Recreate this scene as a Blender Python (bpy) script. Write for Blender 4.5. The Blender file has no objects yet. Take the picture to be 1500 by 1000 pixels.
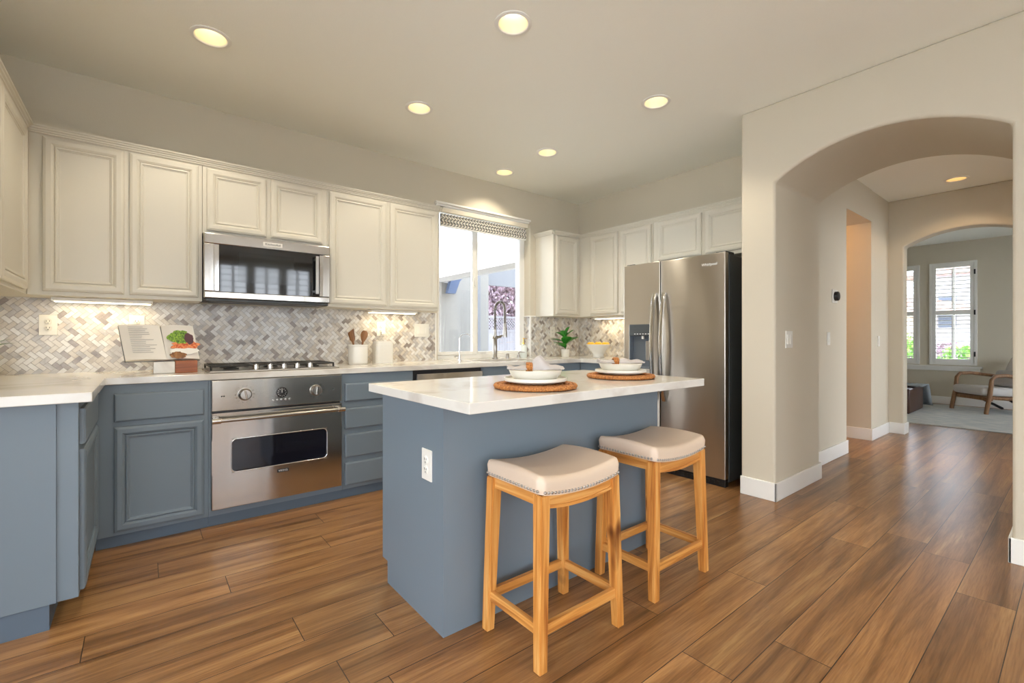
import bpy, bmesh, math, random
from mathutils import Vector, Matrix, Euler
from bpy_extras.node_shader_utils import PrincipledBSDFWrapper
random.seed(7)
PI = math.pi
sc = bpy.context.scene
COL = sc.collection
# ---------------------------------------------------------------- camera
cd = bpy.data.cameras.new('camera'); cam = bpy.data.objects.new('camera', cd); COL.objects.link(cam)
cd.sensor_width = 36.0; cd.lens = 675.5 / 1500 * 36.0; cd.clip_start = 0.05; cd.clip_end = 200
cd.shift_y = -5.0 / 1500
cam.location = (0, 0, 1.1252)
cam.rotation_euler = (PI/2, 0, math.radians(51.288) - PI/2)
sc.camera = cam
# ---------------------------------------------------------------- world, sun, exposure
sc.view_settings.view_transform = 'Standard'; sc.view_settings.look = 'None'
sc.view_settings.gamma = 1.0; sc.view_settings.use_curve_mapping = False
sc.view_settings.exposure = 0.17
sc.cycles.use_denoising = True
sc.cycles.max_bounces = 10; sc.cycles.diffuse_bounces = 6; sc.cycles.glossy_bounces = 5
sc.cycles.transparent_max_bounces = 16; sc.cycles.sample_clamp_indirect = 6.0
WORLD_STRENGTH = 8.2
world = bpy.data.worlds.new('sky'); sc.world = world; world.use_nodes = True
wn = world.node_tree; wn.nodes.clear()
wo = wn.nodes.new('ShaderNodeOutputWorld'); bg = wn.nodes.new('ShaderNodeBackground')
tc = wn.nodes.new('ShaderNodeTexCoord'); sx = wn.nodes.new('ShaderNodeSeparateXYZ'); rp = wn.nodes.new('ShaderNodeValToRGB')
wn.links.new(tc.outputs['Generated'], sx.inputs[0]); wn.links.new(sx.outputs['Z'], rp.inputs[0])
rp.color_ramp.elements[0].position = 0.0; rp.color_ramp.elements[0].color = (0.90, 0.95, 1.0, 1)
rp.color_ramp.elements[1].position = 0.7; rp.color_ramp.elements[1].color = (0.58, 0.73, 0.95, 1)
wn.links.new(rp.outputs[0], bg.inputs[0]); bg.inputs[1].default_value = WORLD_STRENGTH
wn.links.new(bg.outputs[0], wo.inputs[0])
sd = bpy.data.lights.new('sun', 'SUN'); sun = bpy.data.objects.new('sun', sd); COL.objects.link(sun)
sd.energy = 6.0; sd.angle = math.radians(1.5); sd.color = (1.0, 0.95, 0.87)
sun.location = (0, 0, 20)
sun.rotation_euler = Vector((-0.30, 0.62, 1.15)).to_track_quat('Z', 'Y').to_euler()

CAN_POWER = 26.0
HALL_POWER = 10.0
PASS_POWER = 26.0
UNDER_POWER = 0.95

# ---------------------------------------------------------------- helpers
def obj(name, bm, mat, parent=None, smooth=None, loc=None):
    me = bpy.data.meshes.new(name)
    bmesh.ops.recalc_face_normals(bm, faces=bm.faces)
    bm.to_mesh(me); bm.free()
    mats = mat if isinstance(mat, (list, tuple)) else [mat]
    for m in mats: me.materials.append(m)
    o = bpy.data.objects.new(name, me); COL.objects.link(o)
    if parent is not None: o.parent = parent
    if loc is not None: o.location = loc
    if smooth is not None:
        me.shade_smooth(); me.set_sharp_from_angle(angle=math.radians(smooth))
    return o
def tag(o, label, cat, group=None, kind=None):
    o['label'] = label; o['category'] = cat
    if group: o['group'] = group
    if kind: o['kind'] = kind
    return o
def struct(name, bm, mat, parent=None, smooth=None):
    o = obj(name, bm, mat, parent, smooth)
    if parent is None: o['kind'] = 'structure'
    return o
def sempty(name, loc=(0, 0, 0)):
    o = bpy.data.objects.new(name, None); COL.objects.link(o); o.location = loc; o['kind'] = 'structure'; return o
def thing(name, label, cat, loc=(0, 0, 0), rz=0, group=None):
    o = bpy.data.objects.new(name, None); COL.objects.link(o)
    o.empty_display_size = 0.1
    o.location = loc; o.rotation_euler = (0, 0, rz)
    return tag(o, label, cat, group)
def dup(root, loc, rz=None, label=None):
    r = root.copy(); COL.objects.link(r); r.location = loc
    if rz is not None: r.rotation_euler = (0, 0, rz)
    if label: r['label'] = label
    for ch in list(root.children):
        c = ch.copy(); COL.objects.link(c); c.parent = r
        for g in list(ch.children):
            d = g.copy(); COL.objects.link(d); d.parent = c
    return r
def B(): return bmesh.new()
def box(bm, x0, x1, y0, y1, z0, z1, bev=0.0, seg=2, mi=0):
    vs = [bm.verts.new(p) for p in [(x0,y0,z0),(x1,y0,z0),(x1,y1,z0),(x0,y1,z0),(x0,y0,z1),(x1,y0,z1),(x1,y1,z1),(x0,y1,z1)]]
    fs = [bm.faces.new([vs[i] for i in f]) for f in [(3,2,1,0),(4,5,6,7),(0,1,5,4),(1,2,6,5),(2,3,7,6),(3,0,4,7)]]
    for f in fs: f.material_index = mi
    if bev > 0:
        es = list({e for f in fs for e in f.edges})
        bmesh.ops.bevel(bm, geom=es, offset=bev, segments=seg, profile=0.5, affect='EDGES')
    return bm
def boxb(*a, **k): return box(B(), *a, **k)
def xform(bm, M, verts=None):
    bmesh.ops.transform(bm, matrix=M, verts=verts if verts is not None else bm.verts)
def lathe(bm, prof, n=32, c=(0, 0, 0), M=None, cap=True):
    rings = []; new = []
    for r, z in prof:
        ring = []
        for i in range(n):
            a = 2*PI*i/n
            v = bm.verts.new((c[0]+r*math.cos(a), c[1]+r*math.sin(a), c[2]+z)); ring.append(v); new.append(v)
        rings.append(ring)
    for a, b in zip(rings, rings[1:]):
        for i in range(n): bm.faces.new((a[i], a[(i+1)%n], b[(i+1)%n], b[i]))
    if cap:
        if prof[0][0] > 1e-4: bm.faces.new(rings[0][::-1])
        if prof[-1][0] > 1e-4: bm.faces.new(rings[-1])
    if M is not None: xform(bm, M, new)
    bmesh.ops.remove_doubles(bm, verts=new, dist=1e-5)
    return bm
def tube(bm, pts, rad, n=10, cap=True, flat=1.0):
    pts = [Vector(p) for p in pts]; rings = []
    up = Vector((0, 0, 1)); prev = None
    for i, p in enumerate(pts):
        t = (pts[min(i+1, len(pts)-1)] - pts[max(i-1, 0)]).normalized()
        if prev is None:
            ref = up if abs(t.z) < 0.9 else Vector((1, 0, 0))
            u = t.cross(ref).normalized()
        else:
            u = (prev - t*prev.dot(t)).normalized()
        prev = u; w = t.cross(u)
        r = rad[i] if isinstance(rad, (list, tuple)) else rad
        rings.append([bm.verts.new(p + u*r*math.cos(2*PI*k/n) + w*r*flat*math.sin(2*PI*k/n)) for k in range(n)])
    for a, b in zip(rings, rings[1:]):
        for k in range(n): bm.faces.new((a[k], a[(k+1)%n], b[(k+1)%n], b[k]))
    if cap: bm.faces.new(rings[0][::-1]); bm.faces.new(rings[-1])
    return bm
def bar(bm, p, q, w0, d0, w1=None, d1=None):
    """rectangular bar between p and q, section w along x by d along y (axis-aligned ends)"""
    w1 = w0 if w1 is None else w1; d1 = d0 if d1 is None else d1
    a = []
    for c, w, d in ((p, w0, d0), (q, w1, d1)):
        a.append([bm.verts.new((c[0]+sx_*w/2, c[1]+sy_*d/2, c[2])) for sx_, sy_ in ((-1,-1),(1,-1),(1,1),(-1,1))])
    fs = [bm.faces.new(a[0][::-1]), bm.faces.new(a[1])]
    for k in range(4): fs.append(bm.faces.new((a[0][k], a[0][(k+1)%4], a[1][(k+1)%4], a[1][k])))
    return fs
def prism(bm, poly, axis, a0, a1):
    """poly: list of 2D points; axis 'x' -> (y,z) poly, 'y' -> (x,z), 'z' -> (x,y)"""
    def P(p, a): return {'x': (a, p[0], p[1]), 'y': (p[0], a, p[1]), 'z': (p[0], p[1], a)}[axis]
    lo = [bm.verts.new(P(p, a0)) for p in poly]; hi = [bm.verts.new(P(p, a1)) for p in poly]
    f = [bm.faces.new(lo[::-1]), bm.faces.new(hi)]
    n = len(poly)
    for i in range(n): bm.faces.new((lo[i], lo[(i+1)%n], hi[(i+1)%n], hi[i]))
    return bm
def mod_bevel(o, w, seg=3, ang=40):
    m = o.modifiers.new('bevel', 'BEVEL'); m.width = w; m.segments = seg; m.limit_method = 'ANGLE'; m.angle_limit = math.radians(ang)
    m.harden_normals = False
    return o
def text(name, body, size, mat, parent, M, depth=0.0006):
    cu = bpy.data.curves.new(name, 'FONT'); cu.body = body; cu.size = size; cu.align_x = 'CENTER'; cu.align_y = 'CENTER'; cu.extrude = depth
    t = bpy.data.objects.new(name, cu); COL.objects.link(t)
    bpy.context.view_layer.update()
    dg = bpy.context.evaluated_depsgraph_get()
    me = bpy.data.meshes.new_from_object(t.evaluated_get(dg)); bpy.data.objects.remove(t)
    me.transform(M); me.materials.clear(); me.materials.append(mat)
    o = bpy.data.objects.new(name, me); COL.objects.link(o); o.parent = parent
    return o
FACE_Y = Matrix.Rotation(PI/2, 4, 'X')            # text reading in the x-z plane, facing -y
FACE_X = Matrix.Rotation(-PI/2, 4, 'Z') @ FACE_Y   # facing -x

# ---------------------------------------------------------------- materials
def mat(name, col, rough=0.5, metal=0.0, spec=0.5, **k):
    m = bpy.data.materials.new(name); m.use_nodes = True
    b = m.node_tree.nodes['Principled BSDF']
    b.inputs['Base Color'].default_value = (*col, 1); b.inputs['Roughness'].default_value = rough
    b.inputs['Metallic'].default_value = metal; b.inputs['Specular IOR Level'].default_value = spec
    for kk, v in k.items(): b.inputs[kk].default_value = v
    return m
def nodes(m): return m.node_tree.nodes, m.node_tree.links, m.node_tree.nodes['Principled BSDF']
def bump(m, scale, strength, dist=0.002, detail=3, stretch=None):
    n, l, b = nodes(m)
    t = n.new('ShaderNodeTexCoord'); s = n.new('ShaderNodeTexNoise'); u = n.new('ShaderNodeBump'); mp = n.new('ShaderNodeMapping')
    if stretch: mp.inputs['Scale'].default_value = stretch
    l.new(t.outputs['Object'], mp.inputs[0]); l.new(mp.outputs[0], s.inputs['Vector'])
    s.inputs['Scale'].default_value = scale; s.inputs['Detail'].default_value = detail
    u.inputs['Strength'].default_value = strength; u.inputs['Distance'].default_value = dist
    l.new(s.outputs['Fac'], u.inputs['Height']); l.new(u.outputs[0], b.inputs['Normal'])
    return m
def mottled(m, c1, c2, scale, detail=4, stretch=None, lo=0.35, hi=0.65, distortion=0.0, coord='Object'):
    n, l, b = nodes(m)
    t = n.new('ShaderNodeTexCoord'); mp = n.new('ShaderNodeMapping'); s = n.new('ShaderNodeTexNoise'); r = n.new('ShaderNodeValToRGB')
    if stretch: mp.inputs['Scale'].default_value = stretch
    l.new(t.outputs[coord], mp.inputs[0]); l.new(mp.outputs[0], s.inputs['Vector'])
    s.inputs['Scale'].default_value = scale; s.inputs['Detail'].default_value = detail; s.inputs['Distortion'].default_value = distortion
    r.color_ramp.elements[0].position = lo; r.color_ramp.elements[0].color = (*c1, 1)
    r.color_ramp.elements[1].position = hi; r.color_ramp.elements[1].color = (*c2, 1)
    l.new(s.outputs['Fac'], r.inputs[0]); l.new(r.outputs[0], b.inputs['Base Color'])
    return m
def S(r, g, b):   # sRGB 0-255 -> linear
    return tuple(((c/255)/12.92 if c/255 <= 0.04045 else ((c/255+0.055)/1.055)**2.4) for c in (r, g, b))
M_wall = bump(mat('wall paint', S(208, 199, 180), 0.85), 160, 0.25, 0.002)
M_ceil = bump(mat('ceiling paint', S(247, 247, 238), 0.9), 140, 0.2, 0.002)
M_white = mat('white trim paint', S(238, 236, 230), 0.4)
M_cab = mat('white cabinet paint', S(213, 207, 192), 0.38)
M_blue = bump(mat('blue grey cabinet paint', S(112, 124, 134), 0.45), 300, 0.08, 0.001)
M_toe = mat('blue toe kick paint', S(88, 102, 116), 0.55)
M_quartz = mottled(mat('white quartz', (0.8, 0.78, 0.74), 0.12), S(204, 197, 187), S(222, 218, 210), 2.2, 6, lo=0.36, hi=0.5, distortion=1.6)
M_steel = mat('brushed stainless steel', S(200, 196, 190), 0.17, 1.0, Anisotropic=0.5); bump(M_steel, 2.2, 0.30, 0.02, 2, (2.2, 2.2, 0.35))
M_steelv = mat('fridge stainless steel', S(190, 184, 176), 0.30, 1.0, Anisotropic=0.8); M_steelv.node_tree.nodes['Principled BSDF'].inputs['Anisotropic Rotation'].default_value = 0.25; bump(M_steelv, 2.0, 0.22, 0.02, 2, (2, 2, 0.3))
M_chrome = mat('polished chrome', S(225, 225, 225), 0.08, 1.0)
M_nickel = mat('brushed nickel', S(170, 165, 158), 0.28, 1.0)
M_gold = mat('brass', S(200, 160, 90), 0.25, 1.0)
M_blackglass = mat('black glass', (0.006, 0.006, 0.008), 0.04, 0.0, 0.8)
M_ovenglass = mat('dark oven glass', (0.008, 0.008, 0.014), 0.06, 0.0, 0.6)
M_black = mat('black plastic', (0.012, 0.012, 0.013), 0.4)
M_iron = mat('cast iron', (0.02, 0.019, 0.018), 0.5)
M_dgrey = mat('dark grey appliance side', S(62, 66, 68), 0.4)
M_plastic = mat('white plastic', S(230, 227, 218), 0.35)
M_ceramic = mat('white ceramic', S(228, 225, 217), 0.22)
M_plate = mat('cream stoneware', S(222, 218, 206), 0.3)
M_linen = bump(mat('grey linen', S(184, 178, 176), 0.95), 500, 0.4, 0.001)
M_seat = bump(mat('cream leather', S(212, 190, 168), 0.42), 220, 0.12, 0.001)
M_soil = mat('soil', (0.03, 0.02, 0.015), 0.9)
M_leaf = mottled(mat('glossy leaf', (0.02, 0.2, 0.02), 0.35), S(30, 110, 35), S(66, 160, 50), 25)
M_bush = mottled(mat('shrub leaf', (0.05, 0.2, 0.02), 0.6), S(70, 120, 45), S(140, 180, 80), 3)
M_orange = bump(mat('lemon skin', S(250, 192, 40), 0.4), 200, 0.2, 0.001)
M_stucco = bump(mat('white stucco', S(238, 236, 232), 0.9), 40, 0.4, 0.01)
M_greystucco = bump(mat('grey beige stucco', S(112, 108, 102), 0.9), 60, 0.3, 0.01)
M_cream = mat('cream stucco', S(226, 208, 186), 0.9)
M_slate = mat('grey siding', S(98, 98, 100), 0.9)
M_fenceboard = mottled(mat('pale fence boards', S(200, 200, 205), 0.8), S(112, 108, 110), S(136, 132, 134), 3, stretch=(1, 1, .1))
M_corbel = mat('painted blue timber', S(48, 62, 88), 0.6)
M_roof = mottled(mat('roof tile', S(150, 120, 110), 0.9), S(150, 118, 108), S(186, 160, 148), 6)
M_ground = mat('pale concrete ground', S(206, 202, 194), 0.95)
M_rug = mottled(bump(mat('pale wool rug', S(205, 204, 200), 1.0), 300, 0.5, 0.004), S(186, 190, 190), S(216, 214, 208), 5, stretch=(6, 1, 1), lo=0.42, hi=0.58)
M_brown = mat('brown leather', S(84, 58, 48), 0.35)
M_throw = bump(mat('grey knitted throw', S(165, 172, 176), 0.95), 200, 0.6, 0.004)
M_cushion = bump(mat('pale grey upholstery', S(206, 200, 194), 0.95), 400, 0.3, 0.001)
M_brick = mat('reddish foliage', S(176, 150, 158), 0.9); mottled(M_brick, S(118, 92, 98), S(158, 138, 144), 9, 8)
M_hinge = mat('dark hinge', (0.03, 0.03, 0.03), 0.4, 0.8)
M_red = mottled(mat('printed salad', (0.5, 0.1, 0.05), 0.4), S(190, 70, 30), S(235, 150, 90), 90)
M_pgreen = mottled(mat('printed herbs', (0.1, 0.3, 0.05), 0.4), S(50, 90, 25), S(150, 190, 60), 120)
M_purple = mat('printed purple onion', S(84, 48, 58), 0.4)
M_page = mat('book page', S(226, 220, 210), 0.6)
M_ink = mat('printed text grey', S(176, 172, 168), 0.6)
M_txt = mat('black lettering', (0.01, 0.01, 0.01), 0.5)
M_txtw = mat('white lettering', (0.8, 0.8, 0.78), 0.4)

def wood(name, dark, mid, light, scale=1.0, axis=2, rough=0.45, knots=True):
    m = mat(name, mid, rough); n, l, b = nodes(m)
    t = n.new('ShaderNodeTexCoord'); mp = n.new('ShaderNodeMapping')
    st = [22, 22, 22]; st[axis] = 1.3
    mp.inputs['Scale'].default_value = [s*scale for s in st]
    oi = n.new('ShaderNodeObjectInfo'); av = n.new('ShaderNodeVectorMath'); av.operation = 'ADD'
    sc_ = n.new('ShaderNodeMath'); sc_.operation = 'MULTIPLY'; sc_.inputs[1].default_value = 17.0
    l.new(oi.outputs['Random'], sc_.inputs[0]); l.new(t.outputs['Object'], av.inputs[0]); l.new(sc_.outputs[0], av.inputs[1])
    l.new(av.outputs[0], mp.inputs[0])
    s = n.new('ShaderNodeTexNoise'); s.inputs['Scale'].default_value = 1.6; s.inputs['Detail'].default_value = 6; s.inputs['Distortion'].default_value = 1.2
    l.new(mp.outputs[0], s.inputs['Vector'])
    r = n.new('ShaderNodeValToRGB'); e = r.color_ramp.elements
    e[0].position = 0.28; e[0].color = (*dark, 1); e[1].position = 0.72; e[1].color = (*light, 1)
    k = e.new(0.5); k.color = (*mid, 1)
    l.new(s.outputs['Fac'], r.inputs[0])
    out = r.outputs[0]
    if knots:
        v = n.new('ShaderNodeTexNoise'); v.inputs['Scale'].default_value = 5.5; v.inputs['Detail'].default_value = 1
        mp2 = n.new('ShaderNodeMapping'); s2 = [2.2, 2.2, 2.2]; s2[axis] = 1.0; mp2.inputs['Scale'].default_value = s2
        l.new(av.outputs[0], mp2.inputs[0]); l.new(mp2.outputs[0], v.inputs['Vector'])
        r2 = n.new('ShaderNodeValToRGB'); r2.color_ramp.elements[0].position = 0.68; r2.color_ramp.elements[0].color = (1,1,1,1)
        r2.color_ramp.elements[1].position = 0.78; r2.color_ramp.elements[1].color = (0.25, 0.16, 0.10, 1)
        l.new(v.outputs['Fac'], r2.inputs[0])
        mx = n.new('ShaderNodeMix'); mx.data_type = 'RGBA'; mx.blend_type = 'MULTIPLY'; mx.inputs[0].default_value = 1.0
        l.new(out, mx.inputs[6]); l.new(r2.outputs[0], mx.inputs[7]); out = mx.outputs[2]
    l.new(out, b.inputs['Base Color'])
    return m
M_oak = wood('honey oak', S(160, 92, 36), S(204, 136, 62), S(226, 172, 100))
M_oakx = wood('honey oak along x', S(164, 98, 40), S(208, 142, 68), S(228, 176, 106), axis=0, knots=False)
M_oaky = wood('honey oak along y', S(164, 98, 40), S(208, 142, 68), S(228, 176, 106), axis=1, knots=False)
M_spoon = wood('olive wood', S(100, 62, 30), S(142, 94, 50), S(168, 118, 68), knots=False)
M_block = wood('reddish brown wood', S(120, 62, 28), S(158, 88, 46), S(180, 110, 62), axis=0, knots=False)
M_chairwood = wood('walnut brown wood', S(110, 76, 48), S(142, 102, 68), S(164, 124, 86), knots=False)
M_wicker = bump(mottled(mat('woven wicker', (0.4, 0.2, 0.06), 0.7), S(140, 78, 32), S(206, 138, 72), 160), 220, 0.8, 0.004)

def floor_mat():
    m = mat('plank floor', (0.3, 0.16, 0.08), 0.3); n, l, b = nodes(m)
    t = n.new('ShaderNodeTexCoord')
    br = n.new('ShaderNodeTexBrick'); br.offset = 0.0; br.offset_frequency = 2
    br.inputs['Scale'].default_value = 1.0; br.inputs['Brick Width'].default_value = 1.52; br.inputs['Row Height'].default_value = 0.182
    br.inputs['Mortar Size'].default_value = 0.0016; br.inputs['Mortar Smooth'].default_value = 0.1; br.inputs['Bias'].default_value = 0.0
    br.inputs['Color1'].default_value = (0, 0, 0, 1); br.inputs['Color2'].default_value = (1, 1, 1, 1); br.inputs['Mortar'].default_value = (0.5, 0.5, 0.5, 1)
    sp_ = n.new('ShaderNodeSeparateXYZ'); dv = n.new('ShaderNodeMath'); dv.operation = 'DIVIDE'; dv.inputs[1].default_value = 0.182
    fl = n.new('ShaderNodeMath'); fl.operation = 'FLOOR'; wh = n.new('ShaderNodeTexWhiteNoise'); wh.noise_dimensions = '1D'
    ms = n.new('ShaderNodeMath'); ms.operation = 'MULTIPLY_ADD'; ms.inputs[1].default_value = 1.52; co = n.new('ShaderNodeCombineXYZ')
    l.new(t.outputs['Object'], sp_.inputs[0]); l.new(sp_.outputs['Y'], dv.inputs[0]); l.new(dv.outputs[0], fl.inputs[0]); l.new(fl.outputs[0], wh.inputs['W'])
    l.new(wh.outputs['Value'], ms.inputs[0]); l.new(sp_.outputs['X'], ms.inputs[2]); l.new(ms.outputs[0], co.inputs['X']); l.new(sp_.outputs['Y'], co.inputs['Y'])
    l.new(co.outputs[0], br.inputs['Vector'])
    # grain coordinates shifted per plank
    mul = n.new('ShaderNodeVectorMath'); mul.operation = 'SCALE'; mul.inputs['Scale'].default_value = 13.7
    l.new(br.outputs['Color'], mul.inputs[0])
    add = n.new('ShaderNodeVectorMath'); add.operation = 'ADD'; l.new(t.outputs['Object'], add.inputs[0]); l.new(mul.outputs[0], add.inputs[1])
    mp = n.new('ShaderNodeMapping'); mp.inputs['Scale'].default_value = (0.55, 7.5, 1.0); l.new(add.outputs[0], mp.inputs[0])
    g = n.new('ShaderNodeTexNoise'); g.inputs['Scale'].default_value = 1.7; g.inputs['Detail'].default_value = 8; g.inputs['Distortion'].default_value = 0.7; g.inputs['Roughness'].default_value = 0.6
    l.new(mp.outputs[0], g.inputs['Vector'])
    r = n.new('ShaderNodeValToRGB'); e = r.color_ramp.elements
    e[0].position = 0.30; e[0].color = (*S(106, 74, 42), 1); e[1].position = 0.74; e[1].color = (*S(198, 158, 104), 1)
    k = e.new(0.47); k.color = (*S(152, 109, 68), 1); k2 = e.new(0.58); k2.color = (*S(172, 128, 82), 1)
    l.new(g.outputs['Fac'], r.inputs[0])
    # fine pores
    mp2 = n.new('ShaderNodeMapping'); mp2.inputs['Scale'].default_value = (5, 120, 1); l.new(add.outputs[0], mp2.inputs[0])
    g2 = n.new('ShaderNodeTexNoise'); g2.inputs['Scale'].default_value = 1.5; g2.inputs['Detail'].default_value = 3; l.new(mp2.outputs[0], g2.inputs['Vector'])
    # per plank tone
    hs = n.new('ShaderNodeHueSaturation'); mr = n.new('ShaderNodeMapRange'); mr.inputs[3].default_value = 0.78; mr.inputs[4].default_value = 1.1
    l.new(br.outputs['Color'], mr.inputs[0]); l.new(mr.outputs[0], hs.inputs['Value']); l.new(r.outputs[0], hs.inputs['Color'])
    mx = n.new('ShaderNodeMix'); mx.data_type = 'RGBA'; mx.blend_type = 'MULTIPLY'; mx.inputs[0].default_value = 0.45
    r3 = n.new('ShaderNodeValToRGB'); r3.color_ramp.elements[0].position = 0.35; r3.color_ramp.elements[0].color = (0.5, 0.42, 0.36, 1); r3.color_ramp.elements[1].position = 0.6
    l.new(g2.outputs['Fac'], r3.inputs[0]); l.new(hs.outputs[0], mx.inputs[6]); l.new(r3.outputs[0], mx.inputs[7])
    mo = n.new('ShaderNodeMix'); mo.data_type = 'RGBA'; l.new(br.outputs['Fac'], mo.inputs[0]); l.new(mx.outputs[2], mo.inputs[6]); mo.inputs[7].default_value = (0.035, 0.02, 0.012, 1)
    l.new(mo.outputs[2], b.inputs['Base Color'])
    bu = n.new('ShaderNodeBump'); bu.inputs['Strength'].default_value = 0.12; bu.inputs['Distance'].default_value = 0.0015
    ad = n.new('ShaderNodeMath'); ad.operation = 'SUBTRACT'; l.new(g2.outputs['Fac'], ad.inputs[0]); l.new(br.outputs['Fac'], ad.inputs[1])
    l.new(ad.outputs[0], bu.inputs['Height']); l.new(bu.outputs[0], b.inputs['Normal'])
    rr = n.new('ShaderNodeMapRange'); rr.inputs[3].default_value = 0.27; rr.inputs[4].default_value = 0.29; l.new(g.outputs['Fac'], rr.inputs[0]); l.new(rr.outputs[0], b.inputs['Roughness'])
    return m
M_floor = floor_mat()
def glass_mat():
    m = bpy.data.materials.new('window glass'); m.use_nodes = True; n = m.node_tree.nodes; l = m.node_tree.links; n.clear()
    o = n.new('ShaderNodeOutputMaterial'); mx = n.new('ShaderNodeMixShader'); tr = n.new('ShaderNodeBsdfTransparent'); gl = n.new('ShaderNodeBsdfGlossy')
    gl.inputs['Roughness'].default_value = 0.02; fr = n.new('ShaderNodeFresnel'); fr.inputs[0].default_value = 1.35
    l.new(fr.outputs[0], mx.inputs[0]); l.new(tr.outputs[0], mx.inputs[1]); l.new(gl.outputs[0], mx.inputs[2]); l.new(mx.outputs[0], o.inputs[0])
    return m
M_glass = glass_mat()
def emit(name, col, s):
    m = bpy.data.materials.new(name); m.use_nodes = True; n, l, b = nodes(m)
    b.inputs['Base Color'].default_value = (0, 0, 0, 1); b.inputs['Emission Color'].default_value = (*col, 1); b.inputs['Emission Strength'].default_value = s
    return m
M_bulb = emit('lit lamp lens', (1.0, 0.88, 0.64), 4.0)
M_bulb2 = emit('lit hall lamp lens', (1.0, 0.66, 0.30), 4.0)
M_strip = emit('lit strip lens', (1.0, 0.84, 0.58), 5.0)
M_reflector = mat('lamp reflector', S(245, 232, 200), 0.5)
TILES = []
for nm, a, b_ in (('tile cream', (204, 197, 186), (220, 214, 205)), ('tile white', (214, 211, 206), (228, 226, 222)), ('tile light grey', (176, 171, 168), (202, 198, 194)),
                 ('tile taupe', (140, 130, 124), (168, 158, 150)), ('tile warm', (188, 178, 166), (208, 200, 188))):
    TILES.append(mottled(mat(nm, (0.7, 0.7, 0.7), 0.25), S(*a), S(*b_), 14, 5, distortion=1.0))
M_grout = mat('grout', S(168, 160, 152), 0.9)

# ---------------------------------------------------------------- room shell
H = 2.749
XL, YB, XR, XA = -0.82, 3.882, 4.152, 3.40
WY0, WY1 = -3.6, YB
struct('floor', boxb(-3.4, 10.9, -3.9, 4.3, -0.15, 0.0), M_floor)
# ceiling with round holes for the can lights
CANS = [(0.288, 2.957), (1.493, 1.853), (1.524, 2.95), (2.755, 1.855), (2.763, 2.953), (2.765, 3.569),
        (0.25, 1.20), (1.5, -0.9), (-1.4, 0.2), (-1.4, -2.2), (1.5, -2.4)]  # cans on this row are out of view, added to brighten the room
HCANS = [(6.483, 0.837)]
cb = boxb(-3.4, 10.9, -3.9, 4.3, H, H + 0.3)
ceil = struct('ceiling', cb, M_ceil)
cut = B()
for (x, y) in CANS + HCANS:
    lathe(cut, [(0.079, -0.05), (0.079, 0.12)], 40, (x, y, H))
cutter = obj('hole_cutter', cut, M_ceil)
md = ceil.modifiers.new('holes', 'BOOLEAN'); md.operation = 'DIFFERENCE'; md.object = cutter; md.solver = 'EXACT'
bpy.context.view_layer.update()
me = bpy.data.meshes.new_from_object(ceil.evaluated_get(bpy.context.evaluated_depsgraph_get()))
ceil.modifiers.clear(); ceil.data = me; bpy.data.objects.remove(cutter)

# back wall with the kitchen window opening
KX0, KX1, KZ0, KZ1 = 2.20, 3.372, 0.874, 2.405
b = B()
box(b, XL - 0.15, KX0, YB, YB + 0.22, 0, H); box(b, KX1, 4.35, YB, YB + 0.22, 0, H)
box(b, KX0, KX1, YB, YB + 0.22, 0, KZ0); box(b, KX0, KX1, YB, YB + 0.22, KZ1, H)
struct('wall_back', b, M_wall)
struct('wall_left', boxb(XL - 0.15, XL, 2.30, YB, 0, H), M_wall)
struct('wall_right', boxb(XR, 4.35, 1.577, YB, 0, H), M_wall)
# left part of the room, beside and behind the camera
b = B(); box(b, -3.2, XL, 2.30, 2.45, 0, H); struct('wall_left_return', b, M_wall)
def wall_openings(name, axis, a0, a1, b0, b1, openings, m=M_wall):
    """wall slab; axis 'x': thickness a0..a1 in x, running b0..b1 in y; openings (s0,s1,z0,z1)"""
    bb = B(); cur = b0
    def bx(s0, s1, z0, z1):
        if axis == 'x': box(bb, a0, a1, s0, s1, z0, z1)
        else: box(bb, s0, s1, a0, a1, z0, z1)
    for (s0, s1, z0, z1) in sorted(openings):
        bx(cur, s0, 0, H)
        if z0 > 0: bx(s0, s1, 0, z0)
        bx(s0, s1, z1, H); cur = s1
    bx(cur, b1, 0, H)
    return struct(name, bb, m)
LW = [(-2.9, 1.7, 0.05, 2.35)]  # out-of-view opening, added so daylight comes in from the left
wall_openings('wall_far_left', 'x', -3.35, -3.2, WY0, 2.45, LW)
BW = [(1.14, 1.68, 0.55, 2.62), (1.74, 2.28, 0.55, 2.62), (2.34, 2.88, 0.55, 2.62), (-2.6, 0.35, 0.05, 2.35)]  # last opening is out of view, added for more daylight from behind
wall_openings('wall_behind', 'y', WY0 - 0.15, WY0, -3.2, 3.4, BW)
# arched wall
def arch_pts(y0, y1, zs, zt, n=20):
    c = (y0 + y1)/2; w = (y1 - y0)/2; h = zt - zs; R = (w*w + h*h)/(2*h); a = math.asin(w/R)
    return [(c + R*math.sin(-a + 2*a*i/n), zt - R + R*math.cos(-a + 2*a*i/n)) for i in range(n+1)]
b = B()
poly = [(1.577, 0), (1.577, H), (WY0, H), (WY0, 0), (0.235, 0)] + arch_pts(0.235, 1.345, 2.20, 2.378) + [(1.345, 0)]
prism(b, poly, 'x', XA, 4.241)
w = struct('wall_arch', b, M_wall); mod_bevel(w, 0.018, 4, 50)
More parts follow.
